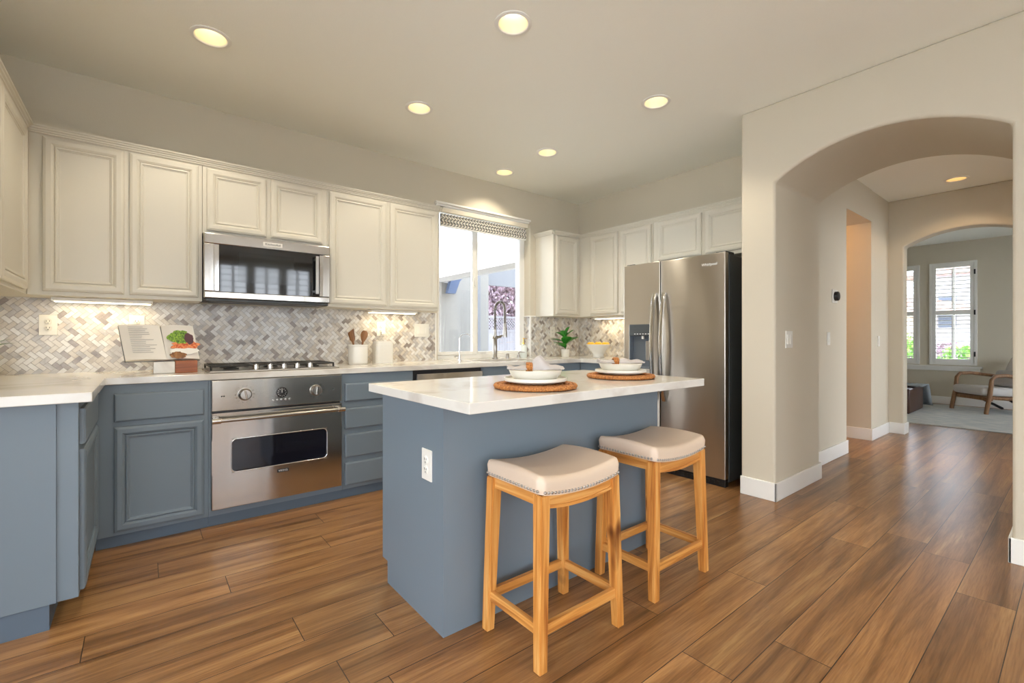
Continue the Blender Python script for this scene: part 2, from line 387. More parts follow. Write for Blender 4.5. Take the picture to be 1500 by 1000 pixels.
# hallway
struct('wall_hall_left', boxb(4.241, 5.39, 1.478, 4.0, 0, H), M_wall)
b = B(); box(b, 6.25, 6.95, 1.485, 4.0, 0, H); struct('wall_hall_corner', b, M_wall)
b = B(); box(b, 5.39, 6.25, 1.478, 1.71, 2.40, H); struct('wall_hall_header', b, M_wall)
struct('wall_passage_end', boxb(5.39, 6.25, 3.6, 3.75, 0, H), M_wall)
wall_openings('wall_hall_right', 'y', -0.25, -0.08, 4.241, 6.95, [(4.9, 6.6, 0.05, 2.3)])
b = B()
poly = [(4.0, 0), (4.0, H), (-2.4, H), (-2.4, 0), (0.30, 0)] + arch_pts(0.30, 1.345, 2.19, 2.335) + [(1.345, 0)]
prism(b, poly, 'x', 6.95, 7.13)
w = struct('wall_living_arch', b, M_wall); mod_bevel(w, 0.015, 3, 50)
XF = 10.7
LIV = [(1.16, 1.69, 0.70, 2.38), (1.88, 2.41, 0.70, 2.38)]
wall_openings('wall_living_far', 'x', XF, XF + 0.2, -2.4, 4.2, LIV)
struct('wall_living_left', boxb(7.13, XF, 4.0, 4.15, 0, H), M_wall)
wall_openings('wall_living_right', 'y', -2.4, -2.25, 7.13, XF, [(7.8, 9.9, 0.5, 2.3)])  # opening is out of view, added to brighten the living room

# baseboards
def baseboard(name, segs):
    bb = B()
    for (x0, x1, y0, y1) in segs:
        box(bb, x0, x1, y0, y1, 0, 0.128, 0.004)
    return struct(name, bb, M_white)
t_ = 0.014
baseboard('baseboard_arch_left', [(XA - t_, XA, 1.345 - t_, 1.577), (XA - t_, 4.241 + t_, 1.345 - t_, 1.345), (4.241, 4.241 + t_, 1.345, 1.478)])
baseboard('baseboard_arch_right', [(XA - t_, XA, WY0, 0.235 + t_), (XA - t_, 4.241 + t_, 0.235, 0.235 + t_)])
baseboard('baseboard_hall_left', [(4.241 + t_, 5.39 + t_, 1.478 - t_, 1.478), (5.39, 5.39 + t_, 1.478, 3.6)])
baseboard('baseboard_hall_corner', [(6.25 - t_, 6.25, 1.485, 3.6), (6.25 - t_, 6.95, 1.485 - t_, 1.485), (6.95 - t_, 6.95, 1.345 - t_, 1.485), (6.95, 7.13, 1.345 - t_, 1.345)])
baseboard('baseboard_living_far', [(XF - t_, XF, -2.25, 4.0)])
baseboard('baseboard_behind', [(0.5, 3.4, WY0, WY0 + t_)])

# ---------------------------------------------------------------- kitchen window
win = sempty('window_1')
YG = YB + 0.12
b = B(); fw = 0.042
for (x0, x1, z0, z1) in ((KX0, KX0 + fw, 0.914, KZ1), (KX1 - fw*1.6, KX1, 0.914, KZ1), (KX0 + fw, KX1 - fw*1.6, 0.914, 0.914 + fw), (KX0 + fw, KX1 - fw*1.6, KZ1 - fw, KZ1)):
    box(b, x0, x1, YG - 0.02, YG + 0.06, z0, z1, 0.004)
struct('window_frame', b, M_white, win)
b = B()
box(b, 2.665, 2.715, YG - 0.03, YG + 0.01, 0.957, KZ1 - fw, 0.004); box(b, KX0 + fw, 2.665, YG - 0.03, YG + 0.0, 0.957, 0.99, 0.003)
box(b, KX0 + fw, KX0 + fw + 0.03, YG - 0.03, YG, 0.99, KZ1 - fw, 0.003)
struct('window_sash', b, M_white, win)
b = B()
box(b, 2.716, 2.756, YG + 0.012, YG + 0.04, 0.957, KZ1 - fw, 0.003); box(b, 2.757, KX1 - fw*1.6, YG + 0.012, YG + 0.04, 0.957, 0.985, 0.003)
struct('window_sash', b, M_white, win)
struct('window_latch', boxb(2.682, 2.70, YG - 0.045, YG - 0.03, 1.66, 1.75, 0.004), M_white, win)
struct('window_pane', boxb(KX0 + fw, 2.68, YG - 0.012, YG - 0.008, 0.98, KZ1 - fw), M_glass, win)
struct('window_pane', boxb(2.73, KX1 - fw*1.6, YG + 0.02, YG + 0.024, 0.97, KZ1 - fw), M_glass, win)
# ledge over the window
b = B(); box(b, 2.16, 3.345, YB - 0.045, YB, 2.405, 2.425, 0.003); box(b, 2.17, 3.335, YB - 0.03, YB, 2.385, 2.405, 0.003)
struct('trim_1', b, M_white)
# blind
bl = thing('woven_window_blind', 'raised woven blind with beige valance across the top of the kitchen window', 'blind', (2.78, YB - 0.01, 2.38))
obj('valance', boxb(-0.56, 0.54, -0.014, 0.004, -0.045, 0.0, 0.003), mat('beige valance fabric', S(226, 218, 200), 0.8), bl)
M_blind = mat('herringbone weave', S(200, 196, 186), 0.9)
n, l, bb_ = nodes(M_blind)
t = n.new('ShaderNodeTexCoord'); wv = n.new('ShaderNodeTexWave'); mp = n.new('ShaderNodeMapping'); rr = n.new('ShaderNodeValToRGB')
sxy = n.new('ShaderNodeSeparateXYZ'); tri = n.new('ShaderNodeMath'); tri.operation = 'PINGPONG'; tri.inputs[1].default_value = 0.024
cmb = n.new('ShaderNodeMath'); cmb.operation = 'ADD'; cx_ = n.new('ShaderNodeCombineXYZ')
l.new(t.outputs['Object'], sxy.inputs[0]); l.new(sxy.outputs['Z'], tri.inputs[0]); l.new(sxy.outputs['X'], cmb.inputs[0]); l.new(tri.outputs[0], cmb.inputs[1])
l.new(cmb.outputs[0], cx_.inputs[0]); l.new(cx_.outputs[0], wv.inputs[0]); wv.inputs['Scale'].default_value = 9.0
rr.color_ramp.elements[0].position = 0.42; rr.color_ramp.elements[0].color = (*S(140, 140, 138), 1); rr.color_ramp.elements[1].position = 0.55; rr.color_ramp.elements[1].color = (*S(226, 222, 210), 1)
l.new(wv.outputs['Fac'], rr.inputs[0]); l.new(rr.outputs[0], bb_.inputs['Base Color'])
b = B()
for i in range(7):
    box(b, -0.545, 0.53, 0.0 + 0.006*(i % 2), 0.03 + 0.006*(i % 2), -0.055 - 0.0155*(i + 1), -0.055 - 0.0155*i - 0.001, 0.004)
obj('folded_fabric', b, M_blind, bl)
obj('bottom_rail', boxb(-0.545, 0.53, 0.002, 0.03, -0.178, -0.166, 0.003), M_white, bl)

# ---------------------------------------------------------------- living room windows with shutters
def shutter_window(name, axis, pos, s0, s1, z0, z1, out, rails=(1.56,), nlouv=(11, 11), frame=0.055, two=False, tilt=1):
    """axis 'x': wall plane x=pos, window spans y s0..s1; out = +1/-1 outward direction"""
    w = sempty(name)
    def bx(bb, a0, a1, u0, u1, q0, q1, bev=0):
        lo, hi = (pos + out*a0, pos + out*a1) if out > 0 else (pos + out*a1, pos + out*a0)
        lo, hi = min(lo, hi), max(lo, hi)
        if axis == 'x': box(bb, lo, hi, u0, u1, q0, q1, bev)
        else: box(bb, u0, u1, lo, hi, q0, q1, bev)
    bb = B()
    bx(bb, -0.02, 0.02, s0 - 0.03, s0 + 0.004, z0 - 0.03, z1 + 0.03, 0.003); bx(bb, -0.02, 0.02, s1 - 0.004, s1 + 0.03, z0 - 0.03, z1 + 0.03, 0.003)
    bx(bb, -0.02, 0.02, s0, s1, z1, z1 + 0.03, 0.003); bx(bb, -0.02, 0.02, s0, s1, z0 - 0.03, z0, 0.003)
    struct('window_frame', bb, M_white, w)
    bb = B()
    bx(bb, -0.012, 0.018, s0 + 0.006, s0 + frame, z0, z1, 0.003); bx(bb, -0.012, 0.018, s1 - frame, s1 - 0.006, z0, z1, 0.003)
    bx(bb, -0.012, 0.018, s0 + frame, s1 - frame, z0, z0 + 0.07, 0.003); bx(bb, -0.012, 0.018, s0 + frame, s1 - frame, z1 - 0.06, z1, 0.003)
    for r in rails: bx(bb, -0.012, 0.018, s0 + frame, s1 - frame, r - 0.035, r + 0.035, 0.003)
    struct('shutter_frame', bb, M_white, w)
    zs = [z0 + 0.07] + [r for r in rails for r in (r - 0.035, r + 0.035)] + [z1 - 0.06]
    for k in range(0, len(zs), 2):
        a, c = zs[k], zs[k+1]; nl = nlouv[min(k//2, len(nlouv)-1)]
        bb = B()
        for i in range(nl):
            z = a + (c - a)*(i + 0.5)/nl
            vs0 = len(bb.verts)
            m_ = B(); bx(m_, -0.03, 0.032, s0 + frame, s1 - frame, z - 0.005, z + 0.005)
            cen = Vector((pos, (s0+s1)/2, z)) if axis == 'x' else Vector(((s0+s1)/2, pos, z))
            R = Matrix.Translation(cen) @ Matrix.Rotation(math.radians(tilt), 4, 'Y' if axis == 'x' else 'X') @ Matrix.Translation(-cen)
            xform(m_, R); tmp = bpy.data.meshes.new('t'); m_.to_mesh(tmp); m_.free(); bb.from_mesh(tmp); bpy.data.meshes.remove(tmp)
        struct('louvers', bb, M_white, w)
        bb = B(); c0 = (s0 + s1)/2; bx(bb, -0.042, -0.030, c0 - 0.007, c0 + 0.007, a + 0.03, c - 0.02, 0.002)
        struct('tilt_rod', bb, M_white, w)
    bb = B(); c0 = (s0 + s1)/2
    bx(bb, 0.10, 0.15, c0 - 0.012, c0 + 0.012, z0, z1); bx(bb, 0.10, 0.15, s0, s1, (z0+z1)/2 - 0.02, (z0+z1)/2 + 0.02)
    bx(bb, 0.09, 0.16, s0, s0 + 0.03, z0, z1); bx(bb, 0.09, 0.16, s1 - 0.03, s1, z0, z1)
    struct('window_sash', bb, M_white, w)
    bb = B(); bx(bb, 0.12, 0.124, s0 + 0.03, s1 - 0.03, z0, z1); struct('window_pane', bb, M_glass, w)
    return w
w2 = shutter_window('window_2', 'x', XF, LIV[0][0], LIV[0][1], 0.70, 2.38, 1)
b = B()
for z in (0.86, 1.55, 2.22): box(b, XF - 0.03, XF - 0.018, LIV[0][0] - 0.012, LIV[0][0] + 0.008, z - 0.04, z + 0.04)
struct('hinges', b, M_hinge, w2)
shutter_window('window_3', 'x', XF, LIV[1][0], LIV[1][1], 0.70, 2.38, 1)
b = B(); box(b, XF - 0.05, XF, 1.07, 2.55, 0.625, 0.655, 0.004); box(b, XF - 0.02, XF, 1.10, 2.52, 0.57, 0.625, 0.004)
struct('trim_2', b, M_white)
for i in range(3):
    s0, s1, z0, z1 = BW[i]
    shutter_window('window_%d' % (4 + i), 'y', WY0, s0, s1, z0, z1, -1, rails=(1.45,), nlouv=(8, 9), frame=0.05, tilt=-6)
def slider(name, axis, pos, s0, s1, z0, z1, n):
    w = sempty(name); bb = B()
    def bx(bb, u0, u1, q0, q1, t=0.04):
        if axis == 'x': box(bb, pos - t, pos, u0, u1, q0, q1)
        else: box(bb, u0, u1, pos - t, pos, q0, q1)
    for i in range(n + 1):
        s = s0 + (s1 - s0 - 0.07)*i/n; bx(bb, s, s + 0.07, z0, z1)
    bx(bb, s0, s1, z0, z0 + 0.07); bx(bb, s0, s1, z1 - 0.07, z1)
    struct('door_frame', bb, M_white, w)
    bb = B(); bx(bb, s0, s1, z0, z1, 0.005); struct('door_pane', bb, M_glass, w)
slider('added_door_1', 'x', -3.24, LW[0][0], LW[0][1], 0.05, 2.35, 3)  # unseen glass door added as a daylight source on the left
slider('added_door_2', 'y', WY0 - 0.05, BW[3][0], BW[3][1], 0.05, 2.35, 3)  # unseen glass door behind the camera, added for brightness
slider('door_3', 'y', -0.13, 4.9, 6.6, 0.05, 2.3, 2)
slider('window_7', 'y', -2.3, 7.8, 9.9, 0.5, 2.3, 2)  # unseen side window, added to bring light into the living room

# ---------------------------------------------------------------- ceiling cans
def can(x, y, label, power, col, bulb, i=0):
    t = thing('recessed_light', label, 'ceiling light', (x, y, H), 0, 'recessed ceiling lights')
    b = B(); lathe(b, [(0.074, 0.0), (0.096, 0.0), (0.097, -0.004), (0.090, -0.008), (0.078, -0.007), (0.074, 0.0)], 40, cap=False)
    obj('trim_ring', b, M_white, t, 50)
    b = B(); lathe(b, [(0.0745, -0.002), (0.062, 0.075), (0.076, 0.0755), (0.0785, -0.001)], 40, cap=False)
    obj('reflector', b, M_reflector, t, 60)
    b = B(); lathe(b, [(0.0, 0.064), (0.052, 0.066), (0.060, 0.072), (0.06, 0.085), (0.0, 0.085)], 32)
    obj('lamp_lens', b, bulb, t, 50)
    ld = bpy.data.lights.new('bulb', 'SPOT'); ld.energy = power; ld.color = col; ld.spot_size = math.radians(125); ld.spot_blend = 0.5; ld.shadow_soft_size = 0.02
    lo = bpy.data.objects.new('bulb', ld); COL.objects.link(lo); lo.parent = t; lo.location = (0, 0, -0.004)
    return t
WARM = (1.0, 0.90, 0.72)
LAB = ['recessed ceiling light nearest the left wall cabinets, upper left of the photo', 'large recessed ceiling light at the top centre of the photo, above the island',
       'recessed ceiling light over the aisle in front of the oven and microwave', 'recessed ceiling light in front of the fridge, nearest the arched wall',
       'recessed ceiling light between the window and the fridge, second farthest from the camera', 'farthest recessed ceiling light, just in front of the kitchen window']
for i, (x, y) in enumerate(CANS):
    lb = LAB[i] if i < 6 else ['added unseen recessed ceiling light above the camera', 'added unseen recessed ceiling light right behind the camera', 'added unseen recessed ceiling light left of the camera by the added sliding door', 'added unseen recessed ceiling light in the rear left corner', 'added unseen recessed ceiling light before the rear shuttered windows'][i-6]  # cans after the LAB entries are unseen, added for brightness
    can(x, y, lb, CAN_POWER*(0.6 if i == 5 else 1.0), WARM, M_bulb)
can(6.483, 0.837, 'amber recessed ceiling light in the hallway beyond the first arch', HALL_POWER, (1.0, 0.70, 0.42), M_bulb2)
# warm lamp in the side passage
t = thing('flush_ceiling_lamp', 'warm flush dome lamp on the ceiling of the side passage', 'ceiling light', (5.82, 2.7, H))
b = B(); lathe(b, [(0.15, 0.0), (0.15, -0.02), (0.14, -0.03)], 32); obj('lamp_base', b, M_white, t, 40)
b = B(); lathe(b, [(0.138, -0.028), (0.12, -0.06), (0.07, -0.085), (0.0, -0.09)], 32); obj('lamp_shade', b, emit('lit dome glass', (1, 0.6, 0.25), 3), t, 50)
ld = bpy.data.lights.new('bulb', 'POINT'); ld.energy = PASS_POWER; ld.color = (1, 0.55, 0.24); ld.shadow_soft_size = 0.1
lo = bpy.data.objects.new('bulb', ld); COL.objects.link(lo); lo.parent = t; lo.location = (0, 0, -0.22)

# ---------------------------------------------------------------- cabinets
def rect_front(bm, x0, x1, z0, z1, y, prof):
    """raised rectangular front facing -y; prof = list of (inset, out)"""
    rings = []
    for ins, out in prof:
        rings.append([bm.verts.new(p) for p in ((x0+ins, y-out, z0+ins), (x1-ins, y-out, z0+ins), (x1-ins, y-out, z1-ins), (x0+ins, y-out, z1-ins))])
    for a, c in zip(rings, rings[1:]):
        for k in range(4): bm.faces.new((a[k], a[(k+1)%4], c[(k+1)%4], c[k]))
    bm.faces.new(rings[-1]); bm.faces.new(rings[0][::-1])
    return bm
DOOR = [(0, 0), (0, .012), (.003, .016), (.014, .0205), (.034, .0205), (.044, .015), (.048, .011), (.050, .0155), (.054, .0165), (.058, .0155), (.060, .011), (.064, .010), (.066, .0075), (.074, .007)]
SLAB = [(0, 0), (0, .012), (.004, .018), (.010, .020)]
def cabinet(name, label, cat, loc, rz, w, d, z0, z1, fronts, m, crown=None, toe=None, group=None, extra=None, low=None):
    t = thing(name, label, cat, loc, rz, group)
    b = B()
    if low is None: box(b, 0.0008, w - 0.0008, -d, -0.002, z0, z1, 0.0015, 1)
    else:
        box(b, 0.0008, w - 0.0008, -d, -0.002, z0, low); box(b, 0.0008, w - 0.0008, -d, -d + 0.02, low, z1); box(b, 0.0008, 0.02, -d + 0.02, -0.002, low, z1); box(b, w - 0.02, w - 0.0008, -d + 0.02, -0.002, low, z1)
    obj('body', b, m, t)
    for kind, x0, x1, a, c in fronts:
        b = B()
        if kind == 'door': rect_front(b, x0, x1, a, c, -d, DOOR)
        else: rect_front(b, x0, x1, a, c, -d, SLAB)
        obj('door' if kind == 'door' else 'drawer_front', b, m, t)
    if crown:
        b = B(); xa, xb, za = crown
        prof = [(0.0, 0.0), (0.006, 0.0), (0.009, 0.004), (0.009, 0.010), (0.014, 0.013), (0.015, 0.020), (0.022, 0.024), (0.024, 0.031), (0.030, 0.034), (0.030, 0.043), (0.0, 0.043)]
        prism(b, [(-d - o, za + u) for o, u in prof], 'x', xa, xb)
        obj('crown_molding', b, m, t, 20)
        if extra == 'side':   # crown returns along the exposed left side
            b = B(); prism(b, [(-o, za + u) for o, u in prof], 'y', -d - 0.03, -0.002); obj('crown_molding', b, m, t, 20)
        if extra == 'side_right':
            b = B(); prism(b, [(w + o, za + u) for o, u in prof], 'y', -d - 0.03, -0.002); obj('crown_molding', b, m, t, 20)
    if toe:
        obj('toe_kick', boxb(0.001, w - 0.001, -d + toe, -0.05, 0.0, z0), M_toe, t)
    return t
UZ0, UZ1, UD = 1.363, 2.246, 0.290
G = 'white upper wall cabinets'
# left wall unit, seen from its end of the corner
cabinet('upper_cabinet', 'white upper cabinet on the left wall, cut by the left edge of the photo', 'cabinet', (XL, 2.0, 0), PI/2, YB - 2.0, 0.330, UZ0, UZ1,
        [('door', 0.35, 0.92, UZ0 + .02, UZ1 - .012), ('door', 0.935, 1.50, UZ0 + .02, UZ1 - .012)], M_cab, (0, YB - 2.0 - UD - 0.03, UZ1 - .001), group=G)
X0 = -0.489
cabinet('upper_cabinet', 'tall white two-door upper cabinet left of the microwave', 'cabinet', (X0, YB, 0), 0, 0.303 - X0, UD, UZ0, UZ1,
        [('door', 0.061, 0.404, UZ0 + .022, UZ1 - .012), ('door', 0.429, 0.771, UZ0 + .022, UZ1 - .012)], M_cab, (0, 0.303 - X0, UZ1 - .001), group=G)
cabinet('upper_cabinet', 'short white two-door upper cabinet above the microwave', 'cabinet', (0.303, YB, 0), 0, 0.785, UD, 1.806, UZ1,
        [('door', 0.023, 0.373, 1.828, UZ1 - .012), ('door', 0.399, 0.749, 1.828, UZ1 - .012)], M_cab, (0, 0.785, UZ1 - .001), group=G)
cabinet('upper_cabinet', 'tall white two-door upper cabinet between microwave and window', 'cabinet', (1.088, YB, 0), 0, 0.958, UD, UZ0, UZ1,
        [('door', 0.014, 0.469, UZ0 + .022, UZ1 - .012), ('door', 0.499, 0.944, UZ0 + .022, UZ1 - .012)], M_cab, (0, 0.988, UZ1 - .001), group=G, extra='side_right')
cabinet('upper_cabinet', 'narrow white upper cabinet in the corner right of the window', 'cabinet', (3.448, YB, 0), 0, 3.866 - 3.448, UD, UZ0, UZ1,
        [('door', 0.035, 0.372, UZ0 + .022, UZ1 - .012)], M_cab, (-0.03, 3.866 - 3.448 - 0.03, UZ1 - .001), group=G, extra='side')
cabinet('upper_cabinet', 'white two-door upper cabinet above the fruit bowl', 'cabinet', (XR, YB, 0), -PI/2, YB - 2.632, 0.286, UZ0, UZ1,
        [('door', YB - 3.43, YB - 3.055, UZ0 + .022, UZ1 - .012), ('door', YB - 3.015, YB - 2.65, UZ0 + .022, UZ1 - .012)], M_cab, (UD, YB - 2.632, UZ1 - .001), group=G)
cabinet('upper_cabinet', 'short white two-door upper cabinet above the fridge', 'cabinet', (XR, 2.631, 0), -PI/2, 2.631 - 1.60, 0.286, 1.83, UZ1,
        [('door', 0.053, 0.496, 1.862, UZ1 - .012), ('door', 0.534, 0.961, 1.862, UZ1 - .012)], M_cab, (0, 1.03, UZ1 - .001), group=G)
# under-cabinet lights
def strip(x, y, rz, w, label):
    t = thing('under_cabinet_light', label, 'light', (x, y, UZ0), rz, 'under-cabinet strip lights')
    obj('housing', boxb(-w/2, w/2, -0.05, 0.05, -0.022, -0.001, 0.003), M_white, t)
    obj('light_lens', boxb(-w/2 + 0.01, w/2 - 0.01, -0.03, 0.042, -0.0265, -0.0215, 0.001, 1), M_strip, t)
    ld = bpy.data.lights.new('bulb', 'AREA'); ld.shape = 'RECTANGLE'; ld.size = w - 0.04; ld.size_y = 0.05; ld.energy = UNDER_POWER*w/0.45; ld.color = (1.0, 0.80, 0.48)
    lo = bpy.data.objects.new('bulb', ld); COL.objects.link(lo); lo.parent = t; lo.location = (0, 0.006, -0.03)
strip(-0.178, 3.755, 0, 0.46, 'lit under-cabinet strip light left of the microwave')
strip(1.69, 3.755, 0, 0.42, 'lit under-cabinet strip light above the white canister')
strip(4.03, 3.29, -PI/2, 0.42, 'lit under-cabinet strip light above the fruit bowl')

# base cabinets
GB = 'blue grey base cabinets'
t = cabinet('base_cabinet', 'blue grey end base cabinet at the left edge with a plain side panel', 'cabinet', (XL, 2.50, 0), PI/2, YB - 2.506, -XL - 0.197, 0.10, 0.874,
        [('door', 0.03, 0.70, 0.115, 0.680), ('drawer', 0.03, 0.70, 0.70, 0.842)], M_blue, group=GB)
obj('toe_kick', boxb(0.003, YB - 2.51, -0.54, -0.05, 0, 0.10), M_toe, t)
obj('end_panel', boxb(-0.006, 0.0, -0.560, -0.002, 0.10, 0.874, 0.001, 1), M_blue, t)
BF = 3.262; BD = YB - BF
def base(x0, x1, label, fronts, low=None):
    return cabinet('base_cabinet', label, 'cabinet', (x0, YB, 0), 0, x1 - x0, BD, 0.064, 0.874, [(k, a - x0, c - x0, e, f) for k, a, c, e, f in fronts], M_blue, toe=0.018, group=GB, low=low)
base(-0.195, 0.306, 'blue grey base cabinet with one door left of the oven', [('drawer', -0.119, 0.284, 0.675, 0.825), ('door', -0.119, 0.284, 0.084, 0.648)])
base(1.09, 1.632, 'blue grey four-drawer base cabinet right of the oven', [('drawer', 1.106, 1.615, z0, z1) for z0, z1 in ((0.092, 0.250), (0.288, 0.450), (0.489, 0.632), (0.680, 0.806))])
base(2.29, 3.52, 'blue grey sink base cabinet below the kitchen window', [('drawer', 2.33, 2.88, 0.68, 0.80), ('drawer', 2.92, 3.47, 0.68, 0.80), ('door', 2.33, 2.88, 0.084, 0.648), ('door', 2.92, 3.47, 0.084, 0.648)], 0.65)
cabinet('base_cabinet', 'blue grey base cabinet beside the fridge', 'cabinet', (XR, BF, 0), -PI/2, BF - 2.635, XR - 3.522, 0.064, 0.874,
        [('drawer', 0.03, 0.59, 0.68, 0.80), ('door', 0.03, 0.59, 0.084, 0.648)], M_blue, toe=0.018, group=GB)
obj('filler', boxb(0, 0, 0, 0, 0, 0), M_blue) if False else None
# oven housing: rails round the oven, one thing with it
base_o = thing('oven_cabinet', 'blue grey cabinet frame around the stainless oven', 'cabinet', (0.306, YB, 0), 0, GB)
b = B(); box(b, 0.0, 0.012, -BD, -0.002, 0.064, 0.874); box(b, 0.772, 0.784, -BD, -0.002, 0.064, 0.874); box(b, 0.012, 0.772, -BD, -0.002, 0.064, 0.100)
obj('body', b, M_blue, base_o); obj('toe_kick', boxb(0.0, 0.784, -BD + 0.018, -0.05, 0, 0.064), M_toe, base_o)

# dishwasher
dw = thing('dishwasher', 'stainless dishwasher mostly hidden behind the island top', 'dishwasher', (1.964, YB, 0))
obj('body', boxb(-0.325, 0.32, -BD + 0.02, -0.01, 0.0, 0.870), M_black, dw)
obj('door', boxb(-0.310, 0.310, -BD - 0.025, -BD + 0.018, 0.09, 0.845, 0.004), M_steel, dw)

# ---------------------------------------------------------------- countertops
CZ0, CZ1 = 0.876, 0.914
b = B()
SX0, SX1, SY0, SY1 = 2.42, 3.05, 3.36, 3.72
poly = [(XL, 2.432), (-0.153, 2.432), (-0.153, 3.241), (3.50, 3.241), (3.50, 2.635), (XR, 2.635), (XR, YB), (XL, YB)]
prism(b, poly, 'z', CZ0, CZ1)
ct = obj('countertop', b, M_quartz)
hc = obj('cut', boxb(SX0, SX1, SY0, SY1, 0.8, 1.0), M_quartz)
md = ct.modifiers.new('h', 'BOOLEAN'); md.operation = 'DIFFERENCE'; md.object = hc; md.solver = 'EXACT'
bpy.context.view_layer.update()
me = bpy.data.meshes.new_from_object(ct.evaluated_get(bpy.context.evaluated_depsgraph_get())); ct.modifiers.clear(); ct.data = me; bpy.data.objects.remove(hc)
mod_bevel(ct, 0.003, 2, 50)
tag(ct, 'white quartz worktop running along the walls over the blue base cabinets', 'worktop')
struct('window_sill', boxb(KX0, KX1, YB + 0.0005, YG - 0.021, 0.8745, CZ1), M_quartz, win)
# sink
b = B(); t_ = 0.01
box(b, SX0 - .01, SX1 + .01, SY0 - .01, SY1 + .01, 0.66, 0.67); box(b, SX0 - .012, SX0 - .002, SY0 - .01, SY1 + .01, 0.67, 0.8755); box(b, SX1 + .002, SX1 + .012, SY0 - .01, SY1 + .01, 0.67, 0.8755)
box(b, SX0 - .002, SX1 + .002, SY0 - .012, SY0 - .002, 0.67, 0.8755); box(b, SX0 - .002, SX1 + .002, SY1 + .002, SY1 + .012, 0.67, 0.8755)
tag(obj('kitchen_sink', b, M_steel), 'undermount stainless sink set in the worktop below the window', 'sink')

# ---------------------------------------------------------------- herringbone backsplash
def clip(poly, x0, x1, z0, z1):
    for (ax, v, s) in ((0, x0, 1), (0, x1, -1), (1, z0, 1), (1, z1, -1)):
        out = []
        for i in range(len(poly)):
            p, q = poly[i], poly[(i+1) % len(poly)]
            dp, dq = s*(p[ax]-v), s*(q[ax]-v)
            if dp >= 0: out.append(p)
            if (dp < 0) != (dq < 0) and abs(dp - dq) > 1e-9:
                k = dp/(dp-dq); out.append((p[0]+(q[0]-p[0])*k, p[1]+(q[1]-p[1])*k))
        poly = out
        if len(poly) < 3: return None
    return poly
def herringbone(name, rects, place, W=0.0245, g=0.0009):
    bb = B(); rnd = random.Random(11); c45 = math.sqrt(0.5)
    gb = B()
    X0_ = min(r[0] for r in rects); X1_ = max(r[1] for r in rects); Z0_ = min(r[2] for r in rects); Z1_ = max(r[3] for r in rects)
    N = int((X1_ - X0_)/(W*math.sqrt(2))) + 4; Mz = int((Z1_ - Z0_)/(W*2*math.sqrt(2))) + 3
    for mrow in range(-1, Mz):
        for k in range(-2*0 - 3, N):
            for hv in (0, 1):
                ox, oy = -2*mrow, 2*mrow
                if hv == 0: r = (k+ox, k+oy, k+ox+2, k+oy+1)
                else: r = (k+ox, k+oy+1, k+ox+1, k+oy+3)
                pts = [(r[0]*W+g, r[1]*W+g), (r[2]*W-g, r[1]*W+g), (r[2]*W-g, r[3]*W-g), (r[0]*W+g, r[3]*W-g)]
                pts = [((x+y)*c45 + X0_ - 0.02, (y-x)*c45 + Z0_ - 0.02) for x, y in pts]
                mi = rnd.choices(range(5), (0.30, 0.26, 0.20, 0.10, 0.14))[0]
                for rc in rects:
                    cp = clip(pts, *rc)
                    if not cp or len(cp) < 3: continue
                    lo = [bb.verts.new(place(p[0], p[1], 0.004)) for p in cp]; hi = [bb.verts.new(place(p[0], p[1], 0.0075)) for p in cp]
                    try:
                        f = bb.faces.new(hi); f.material_index = mi
                        for i in range(len(cp)):
                            f = bb.faces.new((lo[i], lo[(i+1) % len(cp)], hi[(i+1) % len(cp)], hi[i])); f.material_index = mi
                    except ValueError: pass
    for rc in rects:
        a = [place(rc[0], rc[2], 0.0), place(rc[1], rc[2], 0), place(rc[1], rc[3], 0), place(rc[0], rc[3], 0)]
        c = [place(rc[0], rc[2], 0.0048), place(rc[1], rc[2], 0.0048), place(rc[1], rc[3], 0.0048), place(rc[0], rc[3], 0.0048)]
        va = [bb.verts.new(p) for p in a]; vc = [bb.verts.new(p) for p in c]
        for f in (va, vc): bb.faces.new(f).material_index = 5
        for i in range(4): bb.faces.new((va[i], va[(i+1) % 4], vc[(i+1) % 4], vc[i])).material_index = 5
    o = struct(name, bb, TILES + [M_grout]); return o
TB = UZ0
herringbone('trim_3', [(XL, 2.172, CZ1, TB)], lambda u, z, o: (u, YB - o, z))
herringbone('trim_4', [(KX1 + 0.008, XR, CZ1, TB)], lambda u, z, o: (u, YB - o, z))
herringbone('trim_5', [(XR*0 + 0.0, YB - 0.008 - 2.62, CZ1, TB)], lambda u, z, o: (XR - o, YB - 0.008 - u, z))
herringbone('trim_6', [(0.0, 0.105, CZ1, TB)], lambda u, z, o: (KX1 - o, YG - 0.02 - u, z))
b = B(); box(b, KX1 - 0.012, KX1 + 0.002, YB - 0.012, YG - 0.02, TB, TB + 0.012, 0.002); box(b, KX1 - 0.012, KX1 + 0.008, YB - 0.010, YB + 0.0, CZ1, TB + 0.012, 0.002)
box(b, KX1, 3.446, YB - 0.012, YB, TB, TB + 0.012, 0.002)
struct('trim_7', b, M_white)
struct('trim_8', boxb(2.170, 2.184, YB - 0.011, YB, CZ1, TB, 0.002), M_white)

